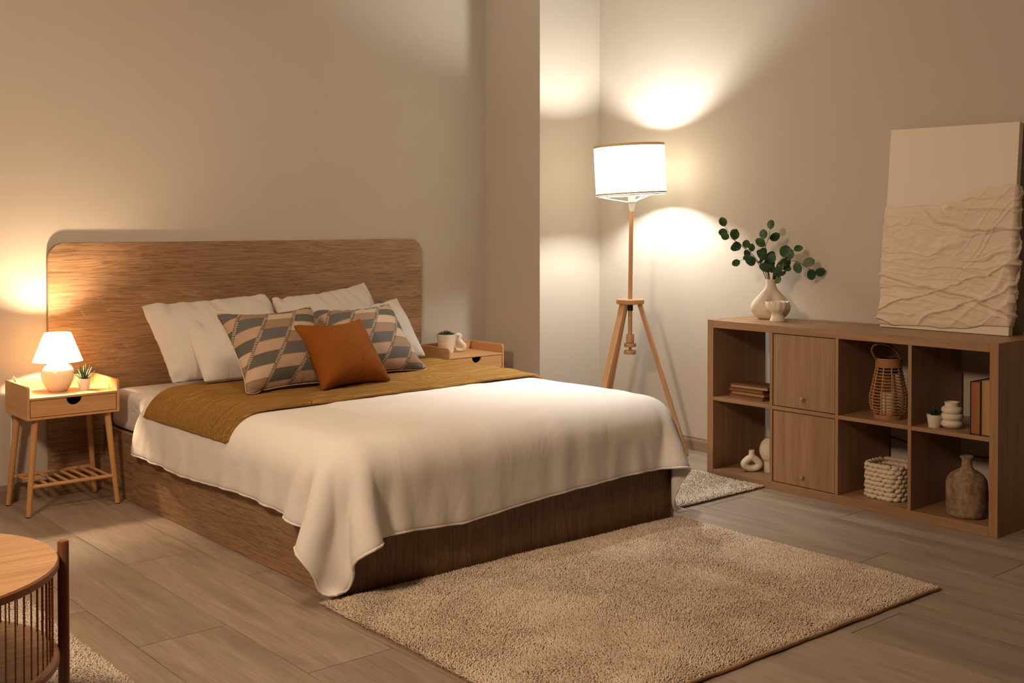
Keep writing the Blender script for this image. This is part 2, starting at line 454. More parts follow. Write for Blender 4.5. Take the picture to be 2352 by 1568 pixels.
M['shade_small'] = shade_mat('small_lamp_shade_fabric', (0.88, 0.80, 0.66), (0.85, 0.62, 0.36))
def emit(name, col, s):
    t = NT(name); t.b.inputs['Base Color'].default_value = (0, 0, 0, 1)
    t.b.inputs['Emission Color'].default_value = (*col, 1); t.b.inputs['Emission Strength'].default_value = s
    return t.m
M['bulb'] = emit('floor_lamp_bulb', (1.0, 0.95, 0.85), FLOOR_BULB)
M['bulb_small'] = emit('table_lamp_bulb', (1.0, 0.71, 0.42), TABLE_BULB)
def floor_mat():
    t = NT('grey_oak_planks')
    at = t.n('ShaderNodeAttribute', attribute_name='plank'); rnd = at.outputs['Fac']
    tc = t.n('ShaderNodeTexCoord')
    off = t.n('ShaderNodeCombineXYZ', {0: t.math('MULTIPLY', rnd, 7.3), 1: t.math('MULTIPLY', rnd, 31.7), 2: 0.0})
    ad = t.n('ShaderNodeVectorMath', {0: tc.outputs['Object'], 1: off.outputs[0]}, operation='ADD')
    def mp(sc): return t.n('ShaderNodeMapping', {'Vector': ad.outputs[0], 'Scale': sc}).outputs[0]
    big = t.noise(mp((9, 0.9, 1)), 1.0, 5, 0.6, 1.2)
    fine = t.noise(mp((170, 5, 1)), 1.0, 3, 0.6)
    blot = t.noise(mp((5, 2.0, 1)), 1.0, 4, 0.6, 0.6)
    col = t.ramp(big, [(0.22, (0.210, 0.158, 0.118)), (0.5, (0.310, 0.245, 0.193)), (0.8, (0.385, 0.315, 0.255))])
    col = t.mix(t.ramp(blot, [(0.55, (0, 0, 0)), (0.75, (0.5, 0.5, 0.5))]), col, (0.19, 0.135, 0.095))
    f = t.ramp(fine, [(0.35, (0.78, 0.78, 0.78)), (0.65, (1.05, 1.05, 1.05))])
    col = t.mix(1.0, col, f, 'MULTIPLY')
    kn = t.n('ShaderNodeTexVoronoi', {'Vector': mp((3.4, 1.5, 1)), 'Scale': 1.0, 'Randomness': 1.0})
    kd = t.math('ADD', kn.outputs['Distance'], t.math('MULTIPLY', t.noise(mp((30, 9, 1)), 1.0, 2), 0.06))
    col = t.mix(t.ramp(kd, [(0.045, (0.9, 0.9, 0.9)), (0.075, (0, 0, 0))]), col, (0.085, 0.05, 0.03))
    br = t.math('MULTIPLY_ADD', rnd, 0.22, 0.89)
    bc = t.n('ShaderNodeCombineXYZ', {0: br, 1: br, 2: br})
    col = t.mix(1.0, col, bc.outputs[0], 'MULTIPLY')
    rough = t.math('MULTIPLY_ADD', fine, 0.12, 0.40)
    return t.fin(col, rough, t.bump(fine, 0.15, 0.001), 0.4)
M['floor'] = floor_mat()
M['baseboard'] = wood('baseboard_laminate', (0.21, 0.145, 0.10), (0.31, 0.23, 0.165), (0.38, 0.29, 0.22), 'x', 14, 1.2, 0.5, 0.4, 0.2, 0.8)
M['baseboard_y'] = wood('baseboard_laminate_side', (0.21, 0.145, 0.10), (0.31, 0.23, 0.165), (0.38, 0.29, 0.22), 'y', 14, 1.2, 0.5, 0.4, 0.2, 0.8)
# ------------------------------------------------------------------ the room
WX0, WX1, WY0, WY1, CZ = -3.2, 4.7735, -4.0, 5.29, 2.75
PX, PY = 4.2966, 4.8004      # pier corner
def struct(o, label=None): o['kind'] = 'structure'; return o
def planks():
    W, L, G = 0.2825, 1.30, 0.0006
    offs = {-1: 3.632, 0: 3.223, 1: 2.73, 2: 3.633, 3: 3.20, 4: 2.75, 5: 2.33, 6: 1.93, 7: 2.72, 8: 2.316, 9: 1.916, 10: 2.725}
    V, F, A = [], [], []
    k0 = int(math.floor((WX0-1.302)/W)); k1 = int(math.ceil((WX1-1.302)/W))
    for k in range(k0, k1):
        xa = max(1.302+k*W, WX0)+G; xb = min(1.302+(k+1)*W, WX1)-G
        o = offs.get(k, 3.6-0.41*(k % 3))
        j0 = int(math.floor((WY0-o)/L))
        for j in range(j0, j0+12):
            ya = max(o+j*L, WY0)+G; yb = min(o+(j+1)*L, WY1)-G
            if yb <= ya: continue
            r = random.random(); n = len(V); b = 0.0009
            V += [(xa,ya,-0.004),(xb,ya,-0.004),(xb,yb,-0.004),(xa,yb,-0.004),(xa+b,ya+b,0),(xb-b,ya+b,0),(xb-b,yb-b,0),(xa+b,yb-b,0)]
            F += [(n+4,n+5,n+6,n+7),(n,n+1,n+5,n+4),(n+1,n+2,n+6,n+5),(n+2,n+3,n+7,n+6),(n+3,n,n+4,n+7)]; A += [r]*5
    n = len(V)
    V += [(WX0,WY0,-0.05),(WX1,WY0,-0.05),(WX1,WY1,-0.05),(WX0,WY1,-0.05),(WX0,WY0,-0.004),(WX1,WY0,-0.004),(WX1,WY1,-0.004),(WX0,WY1,-0.004)]
    m1 = len(F)
    F += [(n,n+3,n+2,n+1),(n+4,n+5,n+6,n+7),(n,n+1,n+5,n+4),(n+1,n+2,n+6,n+5),(n+2,n+3,n+7,n+6),(n+3,n,n+4,n+7)]; A += [0]*6
    me = bpy.data.meshes.new('floor'); me.from_pydata(V, [], F); me.update()
    a = me.attributes.new('plank', 'FLOAT', 'FACE'); a.data.foreach_set('value', A)
    me.materials.append(M['floor']); me.materials.append(M['dark_gap'])
    for i in range(m1, len(F)): me.polygons[i].material_index = 1
    o = bpy.data.objects.new('floor', me); link(o); struct(o)
planks()
T = 0.12
struct(MB().box(WX0-T, WX1+T, WY0-T, WY1+T, CZ, CZ+T).build('ceiling', M['ceiling'], smooth=False))
struct(MB().box(WX0-T, WX1+T, WY1, WY1+T, -0.05, CZ).build('wall_back', M['wall'], smooth=False))
struct(MB().box(WX1, WX1+T, WY0-T, WY1, -0.05, CZ).build('wall_right', M['wall'], smooth=False))
struct(MB().box(WX0-T, WX0, WY0-T, WY1, -0.05, CZ).build('wall_left', M['low_bounce_wall'], smooth=False))
struct(MB().box(WX0, WX1, WY0-T, WY0, -0.05, CZ).build('wall_front', M['low_bounce_wall'], smooth=False))
struct(MB().box(PX, WX1, PY, WY1, 0.0, CZ).build('wall_pier', M['wall'], smooth=False))
BH, BT = 0.075, 0.012
def bb(name, poly_axis, a0, a1, pos, sgn, mat):
    prof = [(0, 0), (sgn*BT, 0), (sgn*BT, BH-0.022), (sgn*BT*0.7, BH-0.012), (sgn*BT*0.7, BH-0.004), (sgn*BT*0.4, BH), (0, BH)]
    pts = [(pos+p[0], p[1]) for p in prof]
    m = MB()
    m.prism(pts, poly_axis, a0, a1)
    return struct(m.build(name, mat, smooth=False))
bb('baseboard_back', 'x', WX0, 1.7205, WY1, -1, M['baseboard'])
bb('baseboard_back_corner', 'x', 3.8045, PX-BT, WY1, -1, M['baseboard'])
bb('baseboard_pier', 'x', PX, WX1-BT, PY, -1, M['baseboard'])
bb('baseboard_right', 'y', WY0, PY, WX1, -1, M['baseboard_y'])
bb('baseboard_left', 'y', WY0, WY1-BT, WX0, 1, M['baseboard_y'])
bb('baseboard_pier_side', 'y', PY-BT, WY1, PX, -1, M['baseboard_y'])
# ------------------------------------------------------------------ cloth solver (position based)
def solve_links(P, A, B, L, w, wa=None, wb=None):
    d = P[B]-P[A]; l = np.sqrt((d*d).sum(-1))+1e-9
    c = (w*(l-L)/l)[..., None]*d
    if wa is None: P[A] += 0.5*c; P[B] -= 0.5*c
    else:
        s = wa+wb; s = np.where(s == 0, 1, s)
        P[A] += c*(wa/s)[..., None]; P[B] -= c*(wb/s)[..., None]
def grid_links(ny, nx, rest, inv):
    S = slice; out = []
    def add(a, b, w):
        L = np.sqrt(((rest[b]-rest[a])**2).sum(-1))
        if L.size: out.append((a, b, L, w, inv[a], inv[b]))
    for o in (0, 1):
        n = (nx-1-o+1)//2; a = (S(None), S(o, o+2*n-1, 2)); b = (S(None), S(o+1, o+2*n, 2)); add(a, b, 1.0)
        n = (ny-1-o+1)//2; a = (S(o, o+2*n-1, 2), S(None)); b = (S(o+1, o+2*n, 2), S(None)); add(a, b, 1.0)
    for o in (0, 1):
        n = (ny-1-o+1)//2
        add((S(o, o+2*n-1, 2), S(0, nx-1)), (S(o+1, o+2*n, 2), S(1, nx)), 0.35)
        add((S(o, o+2*n-1, 2), S(1, nx)), (S(o+1, o+2*n, 2), S(0, nx-1)), 0.35)
    return out
def bend_links(ny, nx, rest, inv, w, k=2):
    S = slice; out = []
    for ax in (0, 1):
        n = (ny, nx)[ax]
        for o in range(2*k):
            idx = [i for i in range(n-k) if (i % (2*k)) == o]
            if not idx: continue
            ia = np.array(idx); ib = ia+k
            if ax == 0: a = (ia, S(None)); b = (ib, S(None))
            else: a = (S(None), ia); b = (S(None), ib)
            L = np.sqrt(((rest[b]-rest[a])**2).sum(-1))
            out.append((a, b, L, w, inv[a], inv[b]))
    return out
def rbox_push(P, c, h, r, off):
    """push points out of a rounded box; returns mask"""
    q = np.abs(P-c)-(h-r); sg = np.sign(P-c)
    qp = np.maximum(q, 0); l = np.sqrt((qp*qp).sum(-1))
    inside = np.minimum(q.max(-1), 0)
    sd = l+inside-r-off
    n = qp/(l[..., None]+1e-9)*sg
    ax = q.argmax(-1); e = np.eye(3)[ax]*sg
    n = np.where((l > 1e-6)[..., None], n, e)
    m = sd < 0
    P[m] -= (sd[m])[..., None]*n[m]
    return m
def drape(rest, center, half, rad, off, steps=260, iters=10, pin=None, bend=0.06, floor=0.018, noise=0.0, seed=1, extra=None, kbend=2, start_z=None):
    ny, nx = rest.shape[:2]
    P = rest.copy(); P[..., 2] = start_z if start_z is not None else center[2]+half[2]+off+0.004
    rg = np.random.default_rng(seed)
    P[..., 2] += rg.normal(0, 0.0008, P.shape[:2])
    if noise: P[..., 2] += noise*np.abs(rg.normal(0, 1, P.shape[:2]))
    inv = np.ones((ny, nx))
    if pin is not None: inv[pin] = 0
    links = grid_links(ny, nx, rest, inv)+bend_links(ny, nx, rest, inv, bend, kbend)
    X = P.copy(); dt = 0.012; g = np.array([0, 0, -2.5])
    for s in range(steps):
        V = (P-X)/dt*0.975
        X = P.copy()
        P = P+(V*dt+g*dt*dt)*inv[..., None]
        for it in range(iters):
            for a, b, L, w, wa, wb in links: solve_links(P, a, b, L, w, wa, wb)
            if it % 3 == 2 or it == iters-1:
                m = rbox_push(P, center, half, rad, off)
                if extra is not None: extra(P)
                P[..., 2] = np.maximum(P[..., 2], floor)
        d = P-X
        P[m] = X[m]+d[m]*0.35
    return P
def grid_quads(ny, nx, base=0):
    i, j = np.meshgrid(np.arange(ny-1), np.arange(nx-1), indexing='ij')
    a = (i*nx+j).ravel()+base
    return np.stack([a, a+1, a+nx+1, a+nx], 1)
def vnoise(x, y, seed=0):
    """smooth value noise on arrays"""
    rg = np.random.default_rng(seed); tab = rg.random((64, 64))*2-1
    xi = np.floor(x).astype(int); yi = np.floor(y).astype(int); fx = x-xi; fy = y-yi
    fx = fx*fx*(3-2*fx); fy = fy*fy*(3-2*fy)
    g = lambda a, b: tab[a % 64, b % 64]
    return (g(xi, yi)*(1-fx)+g(xi+1, yi)*fx)*(1-fy)+(g(xi, yi+1)*(1-fx)+g(xi+1, yi+1)*fx)*fy
def normals(P):
    du = np.gradient(P, axis=1); dv = np.gradient(P, axis=0)
    n = np.cross(du, dv); n /= np.sqrt((n*n).sum(-1))[..., None]+1e-9
    return n
def cloth_object(name, P, mat, thick, parent=None, sub=1, off=0.0):
    ny, nx = P.shape[:2]
    o = mesh_np(name, P.reshape(-1, 3), grid_quads(ny, nx), mat, parent)
    m = o.modifiers.new('thick', 'SOLIDIFY'); m.thickness = thick; m.offset = off; m.use_even_offset = False
    m = o.modifiers.new('sub', 'SUBSURF'); m.levels = sub; m.render_levels = sub
    return o

# pillow: two sheets sewn at the rim, blown up, its corners drawn to where the corners lie
def pillow_mesh(BL, BR, TR, TL, nx, ny, puff, zmin, seed, steps=150, iters=12, slack=1.07, ysign=-1, backplane=None, pinw=0.5, rimk=0.035):
    BL, BR, TR, TL = [np.array(p, float) for p in (BL, BR, TR, TL)]
    u = np.linspace(0, 1, nx)[None, :, None]; v = np.linspace(0, 1, ny)[:, None, None]
    flat = (BL*(1-u)+BR*u)*(1-v)+(TL*(1-u)+TR*u)*v
    W = 0.5*(np.linalg.norm(BR-BL)+np.linalg.norm(TR-TL))*slack; H = 0.5*(np.linalg.norm(TL-BL)+np.linalg.norm(TR-BR))*slack
    rest = np.zeros((ny, nx, 3)); rest[..., 0] = (u*W)[..., 0]; rest[..., 1] = (v*H)[..., 0]
    rg = np.random.default_rng(seed)
    n = np.cross(BR-BL, TL-BL); n /= np.linalg.norm(n)      # front normal (towards -y, up)
    inv = np.ones((ny, nx))
    links = grid_links(ny, nx, rest, inv)+bend_links(ny, nx, rest, inv, 0.045, 2)
    cell = W*H/((nx-1)*(ny-1))
    bump = (np.sin(PI*u)*np.sin(PI*v))[..., 0][..., None]
    A = flat+n*0.02*bump+rg.normal(0, 0.001, flat.shape); B = flat-n*0.02*bump+rg.normal(0, 0.001, flat.shape)
    XA, XB = A.copy(), B.copy(); dt = 0.01; g = np.array([0, 0, -0.6])
    rim = np.zeros((ny, nx), bool); rim[0] = rim[-1] = True; rim[:, 0] = rim[:, -1] = True
    vol0 = puff*W*H
    rimt = (flat+(flat-flat.mean((0, 1)))*0.0+rg.normal(0, 0.0005, flat.shape))[rim]
    for s in range(steps):
        VA = (A-XA)*0.90; VB = (B-XB)*0.90; XA = A.copy(); XB = B.copy()
        gap = ((A-B)@n).sum()*cell
        pr = np.clip((vol0-gap)/vol0, -0.3, 1.0)*40.0
        A = A+VA+(normals(A)*pr+g)*dt*dt; B = B+VB+(-normals(B)*pr+g)*dt*dt
        for it in range(iters):
            for a, b, L, w, wa, wb in links:
                solve_links(A, a, b, L, w); solve_links(B, a, b, L, w)
            mid = 0.5*(A[rim]+B[rim]); mid = mid+(rimt-mid)*rimk; A[rim] = mid; B[rim] = mid
            for S in (A, B):
                for (i, j), c in (((0, 0), BL), ((0, -1), BR), ((-1, -1), TR), ((-1, 0), TL)): S[i, j] += (c-S[i, j])*pinw
                np.maximum(S[..., 2], zmin, out=S[..., 2])
                if backplane is not None: np.minimum(S[..., 1], backplane, out=S[..., 1])
    return A, B, rim
def pillow_object(name, mat, label, cat, corners, nx, ny, puff, zmin, seed, group=None, piping=None, **kw):
    A, B, rim = pillow_mesh(*corners, nx, ny, puff, zmin, seed, **kw)
    base = (A.mean((0, 1))+B.mean((0, 1)))/2; base[2] = zmin
    VA = A.reshape(-1, 3)-base; VB = B.reshape(-1, 3)-base
    idx = np.arange(nx*ny); map_b = idx+nx*ny
    r = rim.ravel(); map_b = np.where(r, idx, map_b)
    qa = grid_quads(ny, nx); qb = map_b[grid_quads(ny, nx)][:, ::-1]
    uu, vv = np.meshgrid(np.linspace(0, 1, nx), np.linspace(0, 1, ny))
    uv = np.stack([uu.ravel(), vv.ravel()], 1); uv = np.concatenate([uv, uv])
    V = np.concatenate([VA, VB])
    used = np.zeros(len(V), bool); used[qa.ravel()] = True; used[qb.ravel()] = True
    rem = np.cumsum(used)-1
    root = thing(name, label, cat, tuple(base), 0, group)
    o = mesh_np('cover', V[used], rem[np.concatenate([qa, qb])], mat, root, uv=uv[used])
    m = o.modifiers.new('sub', 'SUBSURF'); m.levels = 1; m.render_levels = 1
    if piping:
        loop = [A[0, j]-base for j in range(nx)]+[A[i, -1]-base for i in range(1, ny)]+[A[-1, j]-base for j in range(nx-2, -1, -1)]+[A[i, 0]-base for i in range(ny-2, 0, -1)]
        MB().tube([tuple(p) for p in loop], piping[1], 6, closed=True).build('piping', piping[0], root)
    return root
# ------------------------------------------------------------------ bed
BX0, BX1, BY0, HY = 1.967, 3.617, 3.189, 5.264
bed = thing('bed', 'large double bed with brown oak base and wide round-cornered headboard', 'bed', ((BX0+BX1)/2, (BY0+HY)/2, 0))
bx, by = bed.location.x, bed.location.y
MB().prism([(a-bx, b) for a, b in rounded_rect(1.722, 3.803, 0.0, 1.153, 0.075, 'tl tr')], 'y', HY-by, HY+0.024-by).build('headboard', M['oak'], bed, bevel=0.002)
m = MB(); m.box(BX0-bx, BX0+0.022-bx, BY0+0.001-by, 4.911-by, 0, 0.30); m.build('side_panel', M['oak_y'], bed, bevel=0.0025)
m = MB(); m.box(BX0+0.002-bx, BX0+0.024-bx, 4.9135-by, HY-by, 0, 0.30); m.build('side_panel', M['oak_y'], bed, bevel=0.002)
m = MB(); m.box(BX1-0.022-bx, BX1-bx, BY0+0.001-by, HY-by, 0, 0.30); m.build('side_panel', M['oak_y'], bed, bevel=0.002)
m = MB()
W = (BX1-BX0-0.046)
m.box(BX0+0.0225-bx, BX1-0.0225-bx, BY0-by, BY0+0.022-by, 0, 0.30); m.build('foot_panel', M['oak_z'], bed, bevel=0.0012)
m = MB(); m.box(BX0+0.0245-bx, BX1-0.0225-bx, BY0+0.0225-by, HY-0.001-by, 0.0, 0.29); m.build('bed_platform', M['oak_y'], bed)

# mattress: rounded, with the fitted sheet's soft edge
MX0, MX1, MY0, MY1, MZ = 1.985, 3.60, 3.205, 5.235, 0.478
def superbox(cx, cy, cz, hx, hy, hz, r, n=10):
    """closed rounded box as a grid sphere"""
    m = MB(); vs = []; fs = []; key = {}
    def P(face, i, j):
        a = -1+2*i/n; b = -1+2*j/n
        p = {0: (1, a, b), 1: (-1, b, a), 2: (b, 1, a), 3: (a, -1, b), 4: (a, b, 1), 5: (b, a, -1)}[face]
        p = np.array(p, float)
        h = np.array((hx, hy, hz))
        # map the face coordinates so that most cells lie at the rounded rim
        q = np.sign(p)*(1-(1-np.abs(p))**1.6)*h
        c = np.clip(q, -(h-r), h-r); d = q-c; L = np.linalg.norm(d)
        q = c+d/L*r if L > 1e-9 else q
        return q
    for f in range(6):
        for i in range(n+1):
            for j in range(n+1):
                q = P(f, i, j); k = tuple(np.round(q, 5))
                if k not in key: key[k] = len(vs); vs.append((cx+q[0], cy+q[1], cz+q[2]))
        for i in range(n):
            for j in range(n):
                ks = [key[tuple(np.round(P(f, a, b), 5))] for a, b in ((i, j), (i+1, j), (i+1, j+1), (i, j+1))]
                if len(set(ks)) == 4: fs.append(tuple(ks))
    return m.add(vs, fs)
mt = thing('mattress', 'thick mattress in a white fitted sheet lying in the bed frame', 'mattress', ((MX0+MX1)/2, (MY0+MY1)/2, 0.29))
superbox(0, 0, (MZ-0.29)/2+0.0, (MX1-MX0)/2, (MY1-MY0)/2, (MZ-0.29)/2, 0.045, 14).build('fitted_sheet', M['sheet'], mt, subsurf=1, angle=80)

# duvet
c_ = np.array([(MX0+MX1)/2, (MY0-0.016+5.3)/2, 0.0]); h_ = np.array([(BX1-BX0)/2, (5.3-MY0+0.016)/2, MZ])
def duvet():
    nx, ny = 96, 72
    u = np.linspace(0, 1, nx)[None, :]; v = np.linspace(0, 1, ny)[:, None]
    ol = 0.225+0.010*np.sin(v*11)+0.088*np.exp(-(v/0.12)**2); orr = 0.24+0.05*np.exp(-(v/0.09)**2)
    x = (1.97-ol)+(1.647+ol+orr)*u
    xs = 1.735+2.13*u
    foot = np.interp(xs, [1.73, 1.95, 2.23, 2.48, 2.93, 3.40, 3.62, 3.87], [0.262, 0.262, 0.258, 0.280, 0.250, 0.225, 0.225, 0.30])
    front = 3.189-foot; back = 4.68+0.16*np.exp(-(u/0.09)**2)
    y = front+(back-front)*v
    rest = np.stack([x, y+0*x, 0*x], -1)
    pin = np.zeros((ny, nx), bool); pin[34:64, 30:66] = True
    P = drape(rest, c_, h_, 0.105, 0.026, steps=300, iters=10, pin=pin, bend=0.10, noise=0.0008, seed=5)
    # loft of the filling: soft low hills and folds that run over the edge
    n = normals(P); n *= np.where(n[..., 2:3] < -0.2, -1, 1)
    s = vnoise(x*3.1, y*3.1, 3)*0.5+vnoise(x*6.3+5, y*6.3, 4)*0.25
    edge_l = np.clip((2.05-P[..., 0])/0.1, 0, 1); edge_f = np.clip((3.28-P[..., 1])/0.1, 0, 1); edge_r = np.clip((P[..., 0]-3.55)/0.1, 0, 1)
    fold = vnoise(x*15, y*1.6, 7)*edge_f+vnoise(x*1.6, y*13, 8)*np.maximum(edge_l, edge_r)
    top = 1-np.maximum(edge_f, np.maximum(edge_l, edge_r))
    wr = (np.abs(vnoise(x*2.2+y*0.7, y*9, 12))**0.6)*0.004*top
    d = 0.006+s*0.006+0.010*np.maximum(edge_f, np.maximum(edge_l, edge_r))+fold*0.006*np.clip(0.3+(0.5-P[..., 2])*3, 0.3, 1)+wr
    rim = np.minimum(np.minimum(u, 1-u)*nx, np.minimum(v, 1-v)*ny)
    return P+n*np.clip(d, -0.002, 0.02)[..., None], n
DP, DN = duvet()
dv = thing('duvet', 'large plain white duvet spread over the bed, its corners hanging down', 'duvet', (2.79, 3.8, 0.5))
dpo = cloth_object('duvet_cover', DP-np.array([2.79, 3.8, 0.5]), M['linen'], 0.011, dv, 1, 0.0)
# hem seam along the free edges
ny, nx = DP.shape[:2]
loop = [DP[0, j] for j in range(nx)]
loop = [DP[i, 0] for i in range(ny-1, 0, -1)]+loop+[DP[i, -1] for i in range(1, ny)]
MB().tube([tuple(p-np.array([2.79, 3.8, 0.5])) for p in loop], 0.0048, 8).build('hem', M['linen'], dv)

# mustard quilt folded across the head half
def quilt():
    nx, ny = 110, 62
    u = np.linspace(0, 1, nx)[None, :]; v = np.linspace(0, 1, ny)[:, None]
    FLc, FRc, BLc, BRc = [np.array(p) for p in ((1.885, 3.90), (3.79, 4.02), (1.88, 4.66), (3.83, 4.80))]
    q = (FLc*(1-u[..., None])+FRc*u[..., None])*(1-v[..., None])+(BLc*(1-u[..., None])+BRc*u[..., None])*v[..., None]
    rest = np.concatenate([q, np.zeros(q.shape[:2]+(1,))], -1)
    pin = np.zeros((ny, nx), bool); pin[19:48, 38:76] = True
    P = drape(rest, c_, h_, 0.105, 0.053, steps=200, iters=8, pin=pin, bend=0.12, noise=0.0006, seed=9)
    n = normals(P); n *= np.where(n[..., 2:3] < -0.2, -1, 1)
    x, y = q[..., 0], q[..., 1]
    d = 0.003+vnoise(x*4, y*4, 21)*0.003+(vnoise(x*7+y*2, y*26, 22)+0.6*vnoise(x*12-y*3, y*41, 23))*0.0030
    return P+n*d[..., None]
QP = quilt()
qt = thing('quilt', 'mustard yellow stitched quilt folded across the bed below the pillows', 'blanket', (2.8, 4.2, 0.52))
q0 = np.array([2.8, 4.2, 0.52])
cloth_object('quilt_layer', QP-q0, M['quilt'], 0.007, qt, 1, 0.0)
# folded-under layer
QN = normals(QP); QN *= np.where(QN[..., 2:3] < -0.2, -1, 1)
QU = QP-QN*0.0095
QU[:, :3] += np.array([0.006, 0, 0])
k = 9
cloth_object('folded_layer', QU[:k+16]-q0, M['quilt'], 0.006, qt, 1, 0.0)
fr = [tuple(0.5*(QP[0, j]+QU[0, j])-q0) for j in range(nx_ if False else QP.shape[1])]
MB().tube(fr, 0.0082, 8).build('front_fold', M['quilt'], qt)
lf = [tuple(QP[i, 0]-q0) for i in range(QP.shape[0])]
MB().tube(lf, 0.0048, 6).build('bound_edge', M['quilt'], qt)

# pillows and cushions
ZB = 0.522
pillow_object('pillow', M['pillow'], 'large white pillow leaning on the left of the headboard, rearmost there', 'pillow',
    ((2.07, 4.72, 0.545), (2.73, 4.74, 0.545), (2.721, 5.09, 0.896), (2.081, 5.09, 0.865)), 40, 30, 0.105, ZB, 31, 'white pillows', None, rimk=0.028, slack=1.065, backplane=5.235)
pillow_object('pillow', M['pillow'], 'white pillow with a stitched edge in front of the left rear pillow', 'pillow',
    ((2.16, 4.60, 0.55), (2.76, 4.62, 0.55), (2.74, 4.90, 0.80), (2.204, 4.93, 0.812)), 40, 30, 0.09, ZB, 32, 'white pillows', None, rimk=0.028, slack=1.065, backplane=5.0)
pillow_object('pillow', M['pillow'], 'tallest white pillow, upright against the middle of the headboard', 'pillow',
    ((2.74, 4.86, 0.55), (3.36, 4.86, 0.55), (3.30, 5.09, 0.932), (2.752, 5.09, 0.862)), 40, 30, 0.105, ZB, 33, 'white pillows', None, rimk=0.028, slack=1.065, backplane=5.235)
pillow_object('pillow', M['pillow'], 'white pillow peeking out at the right behind the patterned cushion', 'pillow',
    ((2.86, 4.68, 0.55), (3.47, 4.76, 0.55), (3.40, 4.93, 0.85), (2.85, 4.88, 0.80)), 40, 30, 0.085, ZB, 34, 'white pillows', None, rimk=0.028, slack=1.065, backplane=5.0)
ZQ = 0.540
pillow_object('cushion', M['patchwork'], 'grey and beige checked cushion at the left, its whole front in view', 'cushion',
    ((2.185, 4.235, 0.545), (2.655, 4.26, 0.545), (2.64, 4.51, 0.865), (2.172, 4.50, 0.857)), 34, 34, 0.125, ZQ, 41, 'patterned cushions', (M['piping'], 0.0016), slack=1.06, rimk=0.012)
pillow_object('cushion', M['patchwork'], 'grey and beige checked cushion at the right, half hidden by the orange one', 'cushion',
    ((2.70, 4.36, 0.545), (3.20, 4.385, 0.545), (3.165, 4.66, 0.845), (2.735, 4.66, 0.832)), 34, 34, 0.125, ZQ, 42, 'patterned cushions', (M['piping'], 0.0016), slack=1.06, rimk=0.012)
pillow_object('cushion', M['velvet'], 'small burnt orange velvet cushion in front of the patterned ones', 'cushion',
    ((2.462, 4.115, 0.545), (2.845, 4.18, 0.545), (2.82, 4.375, 0.812), (2.452, 4.33, 0.807)), 34, 34, 0.14, ZQ, 43, None, None, slack=1.06, rimk=0.006)
# ------------------------------------------------------------------ nightstands
def nightstand(label, loc):
    """origin at the floor, centre; front is -y"""
    t = thing('nightstand', label, 'nightstand', loc, 0, 'bamboo nightstands')
    w, d = 0.393, 0.302
    x0, x1, y0, y1 = -w/2, w/2, -d/2, d/2
    z0, z1, zt, th = 0.410, 0.553, 0.504, 0.011
    for s in (-1, 1):
        xa, xb = (x0, x0+th) if s < 0 else (x1-th, x1)
        out = [(y0, z0), (y1, z0), (y1, z1)]
        for i in range(7):
            a = R(90+90*i/6); out.append((y0+0.014+0.014*math.cos(a), z1-0.014+0.014*math.sin(a)))
        MB().prism(out, 'x', xa, xb).build('side_panel', M['bamboo_y'], t, bevel=0.0015)
    MB().box(x0+th+0.0003, x1-th-0.0003, y1-th, y1, z0+0.0005, z1).build('back_panel', M['bamboo'], t, bevel=0.0015)
    MB().box(x0+th+0.0003, x1-th-0.0003, y0+0.001, y1-th-0.0003, zt-0.010, zt).build('top_board', M['bamboo'], t, bevel=0.001)
    MB().box(x0+th+0.0003, x1-th-0.0003, y0+0.001, y1-th-0.0003, z0, z0+0.010).build('bottom_board', M['bamboo'], t, bevel=0.001)
    # drawer with the half-round finger cut
    a0, a1 = x0+th+0.003, x1-th-0.003; b0, b1 = z0+0.0125, zt-0.0125
    cut = [(a0, b0), (a1, b0), (a1, b1)]
    rr = 0.033
    for i in range(15):
        a = R(180*i/14); cut.append((rr*math.cos(a), b1-rr*0.95*math.sin(a)))
    cut.append((a0, b1))
    dr = MB().prism(cut, 'y', y0+0.003, y0+0.014).build('drawer', M['bamboo'], t, bevel=0.0008)
    MB().box(a0+0.004, a1-0.004, y0+0.0145, y1-0.03, b0+0.001, b0+0.006).build('drawer_bottom', M['black'], dr)
    MB().box(a0+0.004, a1-0.004, y0+0.075, y0+0.080, b0+0.0065, b1-0.004).build('drawer_divider', M['black'], dr)
    # legs
    tops = {}
    for sx in (-1, 1):
        for sy in (-1, 1):
            p = Vector((sx*(w/2-0.042), sy*(d/2-0.035), z0-0.0005)); q = Vector((sx*(w/2-0.006), sy*(d/2-0.013), 0.004))
            n = 9; path = [p.lerp(q, i/n) for i in range(n+1)]
            lg = MB().tube(path, [0.0145-0.0035*i/n for i in range(n+1)], 14).build('leg', M['bamboo_z'], t)
            MB().lathe([(0.010, 0.0), (0.0105, 0.0045)], 14, (q.x, q.y, 0)).build('foot_pad', M['black'], lg)
            tops[(sx, sy)] = p.lerp(q, 0.70)
    for sy in (-1, 1):
        a, b = tops[(-1, sy)], tops[(1, sy)]
        MB().tube([a, b], 0.0085, 12).build('rail', M['bamboo'], t)
    a, b = tops[(-1, -1)], tops[(-1, 1)]
    for i in range(8):
        x = a.x+0.025+(-2*a.x-0.05)*i/7
        MB().tube([(x, a.y, a.z+0.004), (x, b.y, b.z+0.004)], 0.0062, 10).build('slat', M['bamboo_y'], t)
    return t
nightstand('bamboo nightstand left of the bed, holding the lit lamp and a small aloe', (1.7205, 5.080, 0))
NR = (3.952, 5.092)
nightstand('bamboo nightstand right of the bed, holding a ribbed pot and a twisted ornament', (NR[0], NR[1], 0))

